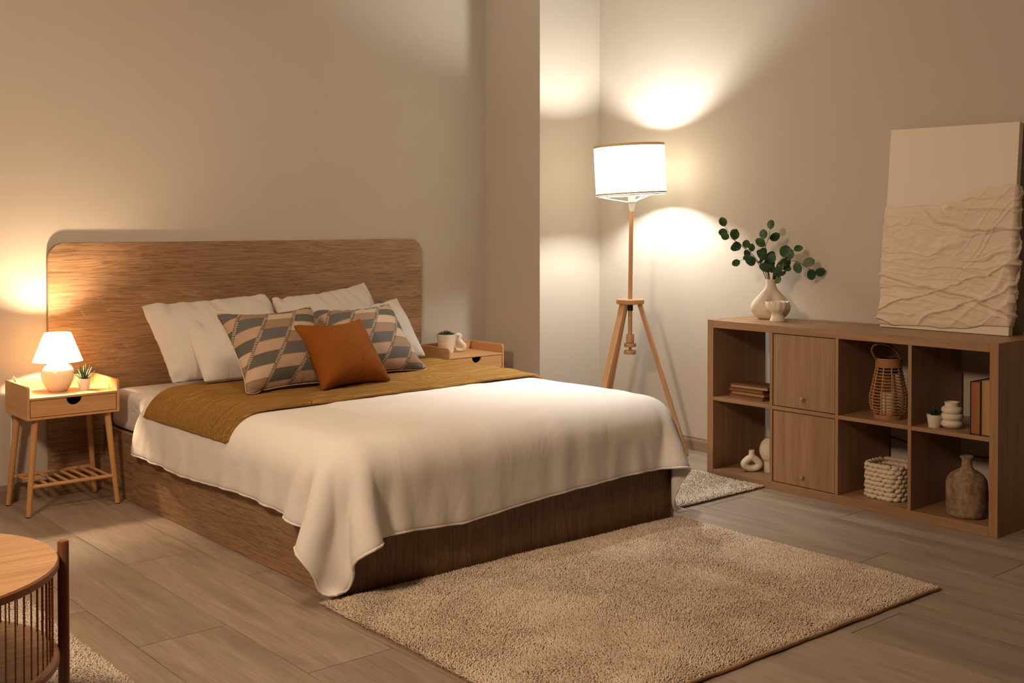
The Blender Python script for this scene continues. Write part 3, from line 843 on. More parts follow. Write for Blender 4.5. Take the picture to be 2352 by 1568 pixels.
# ------------------------------------------------------------------ cube shelf
KX0, KX1, KY0, KY1, KH = 4.335, 4.752, 2.140, 3.607, 0.770
ks = thing('cube_shelf', 'low oak-look cube shelf with two doors standing along the right wall', 'shelf', ((KX0+KX1)/2, (KY0+KY1)/2, 0))
kx, ky = ks.location.x, ks.location.y
PT, ST, BTk = 0.036, 0.016, 0.038
def kbox(name, y0, y1, z0, z1, mat, x0=KX0, x1=KX1, bevel=0.0012, parent=None):
    return MB().box(x0-kx, x1-kx, y0-ky, y1-ky, z0, z1).build(name, mat, parent or ks, bevel=bevel)
kbox('end_panel', KY0, KY0+PT, 0, KH, M['shelf_z'])
kbox('end_panel', KY1-PT, KY1, 0, KH, M['shelf_z'])
kbox('top_panel', KY0+PT+0.0004, KY1-PT-0.0004, KH-BTk, KH-0.0008, M['shelf_y'])
kbox('bottom_panel', KY0+PT+0.0004, KY1-PT-0.0004, 0.0, BTk, M['shelf_y'])
cell = (KY1-KY0-2*PT-3*ST)/4
cells = []
for i in range(4):
    a = KY0+PT+i*(cell+ST); cells.append((a, a+cell))
    if i < 3: kbox('divider', a+cell, a+cell+ST, BTk+0.0003, KH-BTk-0.0003, M['shelf_z'])
SZ0, SZ1 = 0.376, 0.393
for a, b in cells: kbox('shelf_board', a+0.0003, b-0.0003, SZ0, SZ1, M['shelf_y'])
a, b = cells[2]
for z0, z1 in ((BTk, SZ0), (SZ1, KH-BTk)):
    d = kbox('door', a+0.0035, b-0.0035, z0+0.0035, z1-0.0035, M['shelf_z'], KX0+0.003, KX0+0.019, 0.001)
    zk = z0+0.052
    k = MB().lathe([(0.0045, 0.0), (0.004, 0.008), (0.0085, 0.014), (0.010, 0.019), (0.0085, 0.024), (0.003, 0.026)], 20)
    o = k.build('door_knob', M['metal'], d)
    me = o.data
    for vv in me.vertices: x, y, z = vv.co; vv.co = (KX0+0.003-kx-z, (a+b)/2-0.004-ky+x, zk+y)
    me.update()
    kbox('door_back', a+0.0035, b-0.0035, z0+0.0035, z1-0.0035, M['shelf_z'], KX1-0.005, KX1-0.001, 0.0)

# cable along the wall behind the shelf
cb = thing('wall_cable', 'thin dark cable sagging along the wall behind the shelf', 'cable', (WX1-0.008, 2.6, 0.2))
pp = [(WX1-0.008, y, 0.2+0.055*((y-2.0)/1.2)**1.2+0.012*math.sin(y*9)) for y in [2.05+0.06*i for i in range(22)]]
MB().tube([(0, p[1]-2.6, p[2]-0.2) for p in pp], 0.003, 8).build('cable_run', M['cable'], cb)

# ------------------------------------------------------------------ floor lamp
YW = R(YAW)
E1 = Vector((math.cos(YW), -math.sin(YW), 0)); E2 = Vector((math.sin(YW), math.cos(YW), 0))
LX, LY = 4.45, 4.239
fl = thing('floor_lamp', 'lit tripod floor lamp with a wide white drum shade in the corner', 'floor lamp', (LX, LY, 0))
lathe = lambda prof, n=32, c=(0, 0, 0): MB().lathe(prof, n, c)
lathe([(0.072, 0.806), (0.0755, 0.809), (0.0755, 0.829), (0.072, 0.833)], 48).build('hub_disc', M['ash_z'], fl, bevel=0.001)
for (l, f) in ((0.295, -0.075), (-0.235, -0.19), (-0.15, 0.265)):
    D = E1*l+E2*f; dn = D.normalized()
    p = dn*0.052+Vector((0, 0, 0.806)); q = D+Vector((0, 0, 0.0))
    MB().bar(p, q, 0.040, 0.022, (-dn.y, dn.x, 0)).build('leg', M['ash_z'], fl, bevel=0.003)
MB().tube([(0, 0, 0.64), (0.0, 0, 0.833), E1*0.006+Vector((0, 0, 1.31))], 0.0118, 20).build('pole', M['ash_z'], fl)
lathe([(0.0155, 0.770), (0.0155, 0.8055)], 24).build('collar', M['black'], fl)
lathe([(0.021, 0.597), (0.0215, 0.600), (0.0215, 0.638), (0.020, 0.641)], 28).build('clamp_block', M['ash_z'], fl)
kn = MB().lathe([(0.031, 0.574), (0.0325, 0.577), (0.0325, 0.590), (0.031, 0.5935)], 32)
kn.lathe([(0.008, 0.556), (0.008, 0.574)], 16); kn.lathe([(0.031, 0.535), (0.0325, 0.538), (0.0325, 0.552), (0.031, 0.5555)], 32)
kn.build('height_knob', M['ash_z'], fl)
top = E1*0.008
lathe([(0.013, 1.306), (0.0185, 1.345), (0.021, 1.352), (0.021, 1.40), (0.016, 1.405)], 28, (top.x, top.y, 0)).build('socket', M['white_plastic'], fl)
SHC = Vector((top.x-0.004, top.y, 1.393))
SR, SHH = 0.189, 0.272
sp = thing('shade_holder', None, None, SHC); del_keys = [k for k in ('label', 'category') if k in sp]
sp.parent = fl; sp.rotation_euler = Matrix.Rotation(R(-3.0), 4, E2).to_euler()
prof = [(SR, 0.0), (SR, SHH)]
sh = MB().lathe([(SR, 0.0), (SR, SHH*0.5), (SR, SHH)], 72, close=False).build('lamp_shade', M['shade'], sp)
def ring(z, h, r, mat, nm):
    MB().lathe([(r, z), (r+0.0015, z), (r+0.0015, z+h), (r, z+h), (r, z)], 72, close=False).build(nm, mat, sp)
ring(SHH-0.014, 0.014, SR+0.0004, M['trim_tan'], 'shade_trim')
ring(0.004, 0.010, SR+0.0004, M['trim_tan'], 'shade_trim')
MB().tube([(SR*math.cos(a)*0.992, SR*math.sin(a)*0.992, 0.0) for a in [2*PI*i/60 for i in range(60)]], 0.0035, 8, closed=True).build('shade_ring', M['white_plastic'], sp)
MB().tube([(0.024*math.cos(a), 0.024*math.sin(a), -0.036) for a in [2*PI*i/30 for i in range(30)]], 0.0028, 8, closed=True).build('shade_ring', M['white_plastic'], sp)
for a in (10, 130, 250):
    d = Vector((math.cos(R(a)), math.sin(R(a)), 0))
    MB().tube([d*0.024+Vector((0, 0, -0.036)), d*0.08+Vector((0, 0, -0.024)), d*SR*0.99], 0.003, 8).build('shade_arm', M['white_plastic'], sp)
def bulb(c, r, mat, parent, n=14, neck=True):
    prof = [(0.0005, -r*0.0+r*1.0)] if False else []
    for i in range(9):
        a = R(-60+150*i/8); prof.append((max(r*math.cos(a), 0.0004), r*math.sin(a)))
    return MB().lathe(prof, n, c).build('bulb', mat, parent)
bulb((top.x, top.y, 1.520), 0.045, M['bulb'], fl)
lathe([(0.013, 1.4055), (0.016, 1.474)], 20, (top.x, top.y, 0)).build('bulb_neck', M['white_plastic'], fl)

# ------------------------------------------------------------------ table lamp
TX, TY, TZ = 1.703, 5.085, 0.5042
tl = thing('table_lamp', 'small lit table lamp with a round ivory base and tapered white shade', 'table lamp', (TX, TY, TZ))
prof = [(0.036, 0.0), (0.040, 0.003), (0.055, 0.024), (0.0665, 0.050), (0.0700, 0.072), (0.0665, 0.092), (0.054, 0.110), (0.036, 0.120), (0.026, 0.124), (0.0245, 0.128), (0.024, 0.134)]
MB().lathe(prof, 48).build('base', M['lamp_ceramic'], tl, angle=60)
MB().lathe([(0.011, 0.1345), (0.011, 0.150)], 16).build('socket', M['white_plastic'], tl)
MB().lathe([(0.1045, 0.131), (0.102, 0.137), (0.055, 0.256)], 64, close=False).build('lamp_shade', M['shade_small'], tl)
MB().tube([(0.1045*math.cos(a), 0.1045*math.sin(a), 0.131) for a in [2*PI*i/50 for i in range(50)]], 0.0012, 6, closed=True).build('shade_ring', M['white_plastic'], tl)
bulb((0, 0, 0.212), 0.020, M['bulb_small'], tl)
MB().lathe([(0.009, 0.1505), (0.0095, 0.1925)], 16).build('bulb_neck', M['white_plastic'], tl)
path = catmull([(-0.030, 0.03, 0.004), (-0.07, 0.05, 0.003), (-0.10, 0.075, 0.006), (-0.125, 0.122, 0.030), (-0.140, 0.134, 0.053), (-0.145, 0.156, 0.053), (-0.145, 0.166, -0.05), (-0.150, 0.170, -0.40)], 6)
MB().tube(path, 0.0026, 8).build('power_cord', M['white_plastic'], tl)

# ------------------------------------------------------------------ round side table
RX, RY, RR_ = 0.547, 2.668, 0.329
rt = thing('side_table', 'round two-tier wooden side table strung with brown cords', 'side table', (RX, RY, 0))
def disc(zt, th, r, name):
    p = MB().lathe([(r-0.004, zt-th), (r-0.0002, zt-th+0.003), (r-0.0002, zt-0.0045), (r-0.003, zt-0.0012)], 96).build(name+'_rim', M['rim'], rt)
    MB().lathe([(0.001, zt-0.0011), (r-0.0031, zt-0.0011), (r-0.0036, zt), (0.001, zt)], 96, close=False).build(name, M['tabletop'], rt)
disc(0.500, 0.021, RR_, 'table_top'); disc(0.290, 0.021, RR_, 'lower_shelf')
for a in (-9.5, 80.5, 170.5, 260.5):
    x, y = (RR_+0.0125)*math.cos(R(a)), (RR_+0.0125)*math.sin(R(a))
    MB().lathe([(0.0095, 0.0), (0.0125, 0.004), (0.0125, 0.518), (0.0105, 0.522)], 24, (x, y, 0)).build('post', M['walnut'], rt)
n_c = 76
for k in range(n_c):
    a = 2*PI*(k+0.5)/n_c+0.03
    dd = min(abs((math.degrees(a)-b+180) % 360-180) for b in (-9.5, 80.5, 170.5, 260.5))
    if dd < 4.0: continue
    r = RR_-0.014; x, y = r*math.cos(a), r*math.sin(a)
    m = MB()
    for ph in (0, PI):
        m.tube([(x+0.0009*math.cos(z*640+ph), y+0.0009*math.sin(z*640+ph), z) for z in np.linspace(0.2905, 0.4785, 60)], 0.0013, 5)
    m.build('cord', M['cord'], rt)
# ------------------------------------------------------------------ small things
def pot(parent, prof, mat=M['pot_white'], n=40, name='pot'):
    return MB().lathe(prof, n, close=False).build(name, mat, parent, angle=50)
def spike_leaf(m, base, d, L, w, curl=0.2, thick=0.35, n=7):
    """fleshy tapering leaf"""
    d = Vector(d).normalized(); up = Vector((0, 0, 1)); side = d.cross(up)
    side = side.normalized() if side.length > 0.05 else Vector((1, 0, 0))
    path, rs = [], []
    for i in range(n+1):
        t = i/n
        path.append(Vector(base)+d*(L*t)+up*(curl*L*t*t))
        rs.append(max(w*(0.75+0.6*math.sin(min(t*1.6, 1)*PI*0.5))*(1-t)**0.65*0.75, 0.0004))
    m.tube(path, rs, 8, flat=thick, up=side)
# aloe by the lamp
al = thing('potted_aloe', 'small spiky aloe in a white pot beside the lit table lamp', 'potted plant', (1.800, 5.035, 0.5042))
pot(al, [(0.001, 0.0), (0.0205, 0.0), (0.0215, 0.003), (0.0275, 0.048), (0.0275, 0.052), (0.0255, 0.052), (0.0245, 0.045), (0.001, 0.045)])
MB().lathe([(0.0243, 0.0455), (0.015, 0.048), (0.001, 0.049)], 24).build('soil', M['soil'], al)
m = MB(); rg = random.Random(3)
for i in range(17):
    a = i*2.399; el = 0.35+1.1*(i/16)
    L = 0.055+0.014*rg.random()
    spike_leaf(m, (0.006*math.cos(a), 0.006*math.sin(a), 0.047), (math.cos(a)*math.cos(el), math.sin(a)*math.cos(el), math.sin(el)), L, 0.0062, 0.12)
m.build('leaves', M['aloe'], al)
# ribbed pot on the right nightstand
sp_ = thing('potted_succulent', 'low succulent in a cream ribbed pot on the right nightstand', 'potted plant', (3.893, 5.150, 0.5042))
prof = [(0.001, 0.0), (0.041, 0.0), (0.0425, 0.003)]
for i in range(6):
    z = 0.008+i*0.0085; r = 0.0425+z*0.12
    prof += [(r, z), (r+0.0012, z+0.0035), (r+0.0004, z+0.007)]
prof += [(0.0500, 0.062), (0.0535, 0.099), (0.0550, 0.104), (0.0545, 0.1065), (0.0520, 0.106), (0.0505, 0.098), (0.001, 0.097)]
pot(sp_, prof, M['white_ceramic'], 56)
MB().lathe([(0.0500, 0.0975), (0.001, 0.099)], 24).build('soil', M['soil'], sp_)
m = MB()
for (cx, cy, sc) in ((0, 0, 1.15), (0.027, 0.01, .8), (-0.027, -0.008, .8), (0.006, -0.03, .75), (-0.012, 0.028, .75), (0.028, -0.022, .6), (-0.033, 0.016, .6)):
    for ringi, (cnt, el, L) in enumerate(((7, 0.2, 0.021), (6, 0.6, 0.018), (4, 1.15, 0.014))):
        for i in range(cnt):
            a = 2*PI*i/cnt+ringi*0.5+cx*50
            spike_leaf(m, (cx, cy, 0.101), (math.cos(a)*math.cos(el), math.sin(a)*math.cos(el), math.sin(el)), L*sc*1.35, 0.0072*sc, 0.35, 0.45, 5)
m.build('leaves', M['succulent'], sp_)
# twisted ornament
tw = thing('knot_ornament', 'white twisted loop ornament beside the ribbed pot', 'ornament', (3.978, 5.135, 0.5042))
k_ = 0.00040
pts = [(-50,225,0),(-75,165,6),(-70,95,10),(-40,30,6),(0,26,0),(48,27,-4),(72,85,-10),(30,130,-6),(0,175,0),(8,225,4),(-18,240,2)]
loop = catmull([E1*(p[0]*k_)+E2*(p[2]*k_*1.4)+Vector((0, 0, p[1]*k_*1.0+0.002)) for p in pts], 8, closed=True)
MB().tube(loop, [0.0115]*len(loop), 14, closed=True).build('loop', M['white_ceramic'], tw, angle=80)

# big donut vase with eucalyptus on the shelf
VX, VY = 4.600, 3.427
VZ = KH
vs_ = thing('vase', 'cream bottle-necked vase with a pinched round body on the shelf top', 'vase', (VX, VY, VZ))
def flat_vase(parent, H, Wd, neck, base, hole=None, mat=M['matte_ceramic'], depth=0.42, zw=0.30, name='body', dent=None):
    """flattened teardrop body: width along E1, depth along E2"""
    zs = np.linspace(0, 1, 40); prof = []
    for t in zs:
        z = t*H
        if t < zw: w = base+(Wd-base)*math.sin(t/zw*PI/2)**0.75
        else:
            s = (t-zw)/(0.86-zw)
            w = neck+(Wd-neck)*(0.5+0.5*math.cos(min(s, 1)*PI))**0.85
        prof.append((w, z))
    m = MB(); n = 48; vs = []; fs = []
    rows = [(w, z, 0) for w, z in prof]+[(neck*0.82, H, 1), (neck*0.78, H*0.9, 1)]
    for (w, z, inn) in rows:
        dpt = max(neck, w*depth) if not inn else w
        dd = min(dpt, w) if w > neck*1.02 else w
        for k in range(n):
            a = 2*PI*k/n; lx = w*math.cos(a); fy = dd*math.sin(a)
            if dent and not inn:
                fy *= dent(lx, z, a)
            vs.append(E1*lx+E2*fy+Vector((0, 0, z)))
    for i in range(len(rows)-1):
        for k in range(n):
            a = i*n+k; b = i*n+(k+1) % n; fs.append((a, b, b+n, a+n))
    fs.append(tuple(reversed(range(n)))); fs.append(tuple((len(rows)-1)*n+k for k in range(n)))
    m.add(vs, fs)
    return m.build(name, mat, parent, angle=70)
def big_dent(lx, z, a):
    # shallow pinch in the middle of the belly
    g = math.exp(-((lx-0.004)/0.022)**2-((z-0.072)/0.048)**2)
    return 1-0.85*g
vb = flat_vase(vs_, 0.196, 0.0985, 0.0250, 0.058, dent=big_dent, depth=0.48, zw=0.28)
eu = thing('eucalyptus_branches', 'green eucalyptus branches standing in the cream vase', 'branches', (VX, VY, VZ+0.196))
stems = MB(); leaves = MB()
rg = random.Random(11)
def leaf(m, p, d, nrm, L, Wl):
    d = Vector(d).normalized(); nrm = Vector(nrm); nrm = (nrm-d*nrm.dot(d)).normalized(); s = d.cross(nrm)
    nu, nv = 11, 5; th = 0.0006; vs = []
    cup = rg.uniform(0.05, 0.25)
    for side in (1, -1):
        for i in range(nu):
            t = i/(nu-1); w = Wl*0.5*max(math.sin(PI*min(max(t*0.97+0.015, 0), 1)), 0)**0.52
            for j in range(nv):
                q = -1+2*j/(nv-1)
                vs.append(Vector(p)+d*(L*t)+s*(w*q)+nrm*(cup*w*q*q-0.12*L*t*t*cup*4+th*side*(1-abs(q))))
    fs = []
    for i in range(nu-1):
        for j in range(nv-1):
            a = i*nv+j; fs.append((a, a+1, a+nv+1, a+nv)); b = a+nu*nv; fs.append((b, b+nv, b+nv+1, b+1))
    m.add(vs, fs)
# (lateral, height, depth) control points relative to the vase mouth
ST = [
 ([(0,-.05,0),(-.03,.04,.0),(-.09,.115,-.02),(-.16,.175,-.03),(-.215,.205,-.03)], .036, 6),
 ([(0,-.05,.005),(-.05,.06,.01),(-.12,.14,.0),(-.19,.195,-.02),(-.235,.262,-.02)], .036, 7),
 ([(.0,-.05,.0),(-.02,.08,.02),(-.022,.15,.03),(-.006,.20,.03),(.004,.245,.03)], .038, 4),
 ([(0,-.05,-.01),(-.018,.07,-.01),(-.026,.13,-.02),(-.04,.20,-.02)], .034, 3),
 ([(0,-.05,0),(.02,.05,-.02),(.05,.10,-.03),(.08,.128,-.03),(.105,.142,-.03)], .032, 3),
 ([(0,-.05,0),(.015,.03,-.03),(.06,.088,-.05),(.115,.088,-.06),(.165,.060,-.06),(.205,.045,-.06)], .040, 6),
 ([(0,-.05,0),(-.01,.04,.03),(-.06,.085,.03),(-.10,.105,.02),(-.15,.090,.02)], .032, 4),
 ([(0,-.05,0),(.005,.03,-.03),(-.01,.07,-.04),(-.035,.10,-.05)], .044, 4),
 ([(0,-.05,0),(.012,.03,-.035),(.02,.07,-.045),(.045,.11,-.05)], .042, 4),
 ([(0,-.05,0),(.01,.02,-.02),(.022,.045,-.03)], .040, 3),
]
for ctrl, ls, cnt in ST:
    P3 = [E1*(a*0.985)+E2*c+Vector((0, 0, b)) for a, b, c in ctrl]
    path = [Vector(p) for p in catmull([tuple(p) for p in P3], 8)]
    stems.tube(path, [0.0022*(1-0.6*i/len(path)) for i in range(len(path))], 6)
    for k in range(cnt):
        f = 0.30+0.70*k/max(cnt-1, 1); i = min(int(f*(len(path)-1)), len(path)-2)
        p = path[i]; tdir = (path[i+1]-path[i]).normalized()
        sgn = 1 if k % 2 else -1
        perp = tdir.cross(E2).normalized()*sgn
        if k == cnt-1: d = tdir+perp*0.1
        else: d = tdir*0.55+perp*rg.uniform(0.5, 1.0)+E2*rg.uniform(-0.5, 0.3)
        d = d.normalized()
        nr = -E2+Vector((rg.uniform(-.7, .7), rg.uniform(-.7, .7), rg.uniform(-.5, .8)))
        st = p+d*0.006
        stems.tube([p, st], 0.0009, 5)
        sz = ls*1.3*rg.uniform(0.85, 1.12)
        leaf(leaves, st, d, nr, sz, sz*rg.uniform(0.80, 0.98))
stems.build('stems', M['stem'], eu); leaves.build('leaves', M['leaf'], eu, angle=180)

# lotus bowl
lb = thing('footed_bowl', 'small white petal-edged bowl on a foot in front of the vase', 'bowl', (4.520, 3.327, KH))
def lot(r, z, t):
    if z > 0.040 and r > 0.03:
        f = min((z-0.040)/0.02, 1); q = abs(math.sin(t*6))
        return r*(1-0.055*f*(1-q)**1.5), z+0.003*f*max(0, (z-0.075)/0.02)*(q-0.5)
    return r, z
pr = [(0.001, 0.0), (0.036, 0.0), (0.0365, 0.004), (0.0305, 0.020), (0.0275, 0.034), (0.032, 0.041), (0.045, 0.050), (0.0535, 0.062), (0.0575, 0.076), (0.0585, 0.092), (0.0575, 0.0935), (0.0550, 0.091), (0.053, 0.076), (0.046, 0.060), (0.032, 0.050), (0.001, 0.047)]
MB().lathe(pr, 96, mod=lot, close=False).build('bowl', M['white_ceramic'], lb, angle=60)

# relief canvas leaning on the wall
cv = thing('relief_canvas', 'tall white canvas with crumpled plastered cloth, leaning on the shelf top', 'wall art', (4.632, 2.545, KH+0.001))
CW, CH, CT = 0.595, 0.905, 0.036
lean = math.asin((WX1-0.014-4.632-0.036)/CH)
cv.rotation_euler = (0, lean, R(1.0))
# local frame: x depth (front face at x=0, back at CT), y across, z up
MB().box(0, CT, -CW/2, CW/2, 0, CH).build('canvas', M['canvas'], cv, bevel=0.002)
def relief():
    ny, nz = 210, 240
    s = np.linspace(-1.0, 1.0, ny)[None, :]; t = np.linspace(0, 1, nz)[:, None]
    wrap = 0.042
    halfp = CW/2+wrap
    sp = -s*halfp                       # s=-1: left in view (+y)
    upper = 0.545+0.0*s+0.075/(1+np.exp(-(s-0.15)*7))+0.02*np.clip(s, 0, 1)+0.006*vnoise(s*9+3, s*0+1, 5)
    lower = 0.012-0.006*vnoise(s*6+3, s*0+2, 6)+0.030/(1+np.exp(-(s-0.45)*14))
    z = lower+(upper-lower)*t
    # folds: warped ridges that run mostly across
    yy = s*CW/2; warp = 0.075*vnoise(yy*4+2, z*3, 31)+0.030*vnoise(yy*9, z*9, 32)+0.010*vnoise(yy*30, z*30, 33)
    a = z+0.10*yy*np.sin(z*9+1)+warp
    def ridged(x, seed, p=1.0, q=1.3): return (1-np.abs(vnoise(x, yy*q+seed, seed))*1.25).clip(0, 1)**p
    mk = 0.5+0.5*vnoise(yy*6+9, z*7, 61); mk2 = 0.5+0.5*vnoise(yy*5+4, z*6+8, 62)
    h = 0.40*ridged(a*22, 41, 9)*mk+0.25*ridged(a*44+3, 42, 9, 2.5)*mk2+0.75*ridged(a*8.5+yy*2.2+5, 43, 18, 0.8)+0.75*ridged(a*7-yy*4.5+2, 48, 22, 1.2)*(0.4+0.6*mk)+0.45*ridged(a*6.5+yy*3.4+11, 50, 20, 1.0)*mk2-0.30*ridged(a*17+yy*2+7, 49, 12, 1.2)
    h += 0.45*ridged(a*14-yy*22+9, 44, 12)*np.clip(s+0.1, 0, 1)+0.10*vnoise(yy*50, z*60, 45)
    calm = 0.55+0.45*np.clip((0.52-z)/0.12, 0, 1)
    hh = 0.009+0.026*h*calm
    edge = np.clip(np.minimum(t, 1-t)*22, 0, 1)**0.5
    hh = 0.0016+hh*(0.25+0.75*edge)
    # wrap round the sides
    over = np.clip(np.abs(sp)-CW/2, 0, None); sgn = np.sign(sp)
    Y = np.clip(sp, -CW/2, CW/2)+sgn*np.where(over > 0, hh*0.9, 0)
    X = np.where(over > 0, over*0.75, -hh)
    corner = np.clip(1-np.abs(np.abs(sp)-CW/2)/0.012, 0, 1)
    X = X+0*z; Y = Y+0*z
    X = X+corner*0.0
    rag = 1+0.25*vnoise(z*40, s*0+7, 47)
    X = np.where(over > 0, X*rag, X)
    return np.stack([X, Y, z+0*s], -1)
RP = relief()
o = mesh_np('cloth_relief', RP.reshape(-1, 3), grid_quads(*RP.shape[:2]), M['plaster_cloth'], cv)
m_ = o.modifiers.new('thick', 'SOLIDIFY'); m_.thickness = 0.0015; m_.offset = 0

# ---- things in the shelf
Z1, Z2 = BTk, SZ1
# lying books
yb = 3.315; bks = [(0.0, 0.0, 0.205, 0.0165, 'page_red'), (0.004, -0.004, 0.200, 0.0180, 'page_tan'), (-0.002, 0.003, 0.203, 0.0150, 'page_red'), (0.006, -0.008, 0.218, 0.0160, 'page')]
zc = Z2
labs = ['bottom book of the lying stack in the upper left cell', 'second book from the bottom of the lying stack', 'third book from the bottom of the lying stack', 'brown-covered top book of the lying stack in the upper left cell']
for i, (dx, dy, L, th, pm) in enumerate(bks):
    b = thing('book', labs[i], 'book', (4.395+dx+0.07, 3.418+dy, zc), R(-1+i*1.2), 'lying books on the shelf')
    w = 0.145
    cvr = 'cover_brown'
    MB().box(-w/2, w/2, -L/2, L/2, 0.0, 0.0016).build('cover', M[cvr], b, bevel=0.0005)
    MB().box(-w/2, w/2, -L/2, L/2, th-0.0018, th-0.0002).build('cover', M[cvr], b, bevel=0.0005)
    out = []
    for k in range(9):
        q = -1+2*k/8; out.append((-w/2+0.004+0.003*(1-q*q), th/2+q*(th/2-0.0019)))
    out = out[::-1]+[(w/2-0.003, 0.0017), (w/2-0.003, th-0.0019)]
    pl = MB().prism(out, 'y', -L/2+0.004, L/2-0.004); pl.build('pages', M[pm], b, smooth=False)
    MB().box(w/2-0.0028, w/2, -L/2, L/2, 0.0017, th-0.0019).build('spine', M[cvr], b)
    zc += th+0.0003
# donut vase
dn_ = thing('donut_vase', 'small white vase with a hole through its belly in the lower left cell', 'vase', (4.432, 3.411, Z1))
def donut_vase(parent):
    # body of revolution around the hole axis, blended into a neck: built from a closed ring path
    rc, rt_ = 0.034, 0.0195
    path, rs = [], []
    for i in range(40):
        a = 2*PI*i/40
        lx = 1.0*math.sin(a); lz = -math.cos(a)
        s = 1+0.25*max(0, lz)
        x = (0.0375*lx)*(1.0-0.30*max(0, lz)); z = 0.0395+0.0235*lz*(1+0.25*max(lz, 0))
        path.append(E1*x+Vector((0, 0, z+0.002*0))); rs.append(0.0155+0.001*abs(lx)+0.0003*max(0, -lz))
    m = MB(); m.tube(path, rs, 20, closed=True, up=None)
    n = m.build('body', M['white_ceramic'], parent, angle=80)
    m = MB().lathe([(0.0165, 0.064), (0.0180, 0.074), (0.0145, 0.086), (0.0130, 0.097), (0.0140, 0.104), (0.0125, 0.1045), (0.0105, 0.097), (0.0105, 0.075)], 28, sy=1.0)
    m.build('neck', M['white_ceramic'], parent, angle=80)
donut_vase(dn_)
rv = thing('round_vase', 'white round-bellied vase on a cylinder foot in the lower left cell', 'vase', (4.505, 3.345, Z1))
pr = [(0.001, 0.0), (0.0375, 0.0), (0.0385, 0.002), (0.0385, 0.052)]
for i in range(17):
    a = R(-52+112*i/16); pr.append((0.0605*math.cos(a), 0.1045+0.0665*math.sin(a)))
pr += [(0.029, 0.164), (0.0285, 0.150), (0.001, 0.148)]
MB().lathe(pr, 56, close=False).build('body', M['matte_ceramic'], rv, angle=50)
# rattan lantern
ln = thing('rattan_lantern', 'woven rattan lantern with a bent wooden handle and a candle inside', 'lantern', (4.445, 2.685, Z2))
def rad(z): # z in 0..0.25
    return float(np.interp(z, [0, 0.018, 0.05, 0.09, 0.14, 0.19, 0.225, 0.262], [0.058, 0.062, 0.077, 0.080, 0.070, 0.060, 0.053, 0.051]))
m = MB()
m.lathe([(0.052, 0.0), (0.060, 0.0), (0.062, 0.008), (0.062, 0.018), (0.052, 0.018), (0.052, 0.0)], 40, close=False); m.build('base_ring', M['rattan'], ln)
m = MB(); m.lathe([(0.001, 0.004), (0.0515, 0.004), (0.0515, 0.007), (0.001, 0.007)], 32, close=False); m.build('base_plate', M['rattan'], ln)
for k in range(10):
    a = 2*PI*k/10+0.15
    MB().tube([((rad(z)-0.002)*math.cos(a), (rad(z)-0.002)*math.sin(a), z) for z in np.linspace(0.014, 0.228, 14)], 0.0036, 8).build('upright', M['rattan'], ln)
for k in range(15):
    z = 0.028+k*0.0132
    MB().tube([((rad(z)+0.0016)*math.cos(a), (rad(z)+0.0016)*math.sin(a), z+0.0003*math.sin(a*5+k)) for a in [2*PI*i/40 for i in range(40)]], 0.0025, 6, closed=True).build('hoop', M['rattan'], ln)
for k in range(6):
    z = 0.226+k*0.0066
    MB().tube([((rad(z)+0.001)*math.cos(a), (rad(z)+0.001)*math.sin(a), z) for a in [2*PI*i/40 for i in range(40)]], 0.0036, 6, closed=True).build('top_band', M['rattan'], ln)
MB().lathe([(0.0465, 0.20), (0.0465, 0.262), (0.045, 0.262), (0.045, 0.20)], 32, close=False).build('liner', M['black'], ln)
hp = [Vector(p) for p in catmull([tuple(E1*a_+E2*c_+Vector((0, 0, z_))) for a_, z_, c_ in ((-0.050, 0.250, 0.0), (-0.066, 0.272, -0.01), (-0.080, 0.298, -0.02), (-0.072, 0.320, -0.028), (-0.040, 0.328, -0.03), (-0.002, 0.317, -0.022), (0.030, 0.292, -0.012), (0.050, 0.262, 0.0), (0.054, 0.246, 0.0))], 5)]
MB().tube(hp, 0.0088, 12, flat=0.42, up=tuple(E2*0.8+E1*0.6)).build('handle', M['rattan'], ln)
cd = thing('candle', 'thick cream candle inside the rattan lantern', 'candle', (4.445, 2.685, Z2+0.0075))
MB().lathe([(0.034, 0.0), (0.0345, 0.002), (0.0345, 0.100), (0.032, 0.103), (0.02, 0.0995), (0.001, 0.099)], 32).build('wax', M['wax'], cd)
MB().tube([(0, 0, 0.0985), (0.001, 0, 0.108)], 0.0010, 6).build('wick', M['black'], cd)
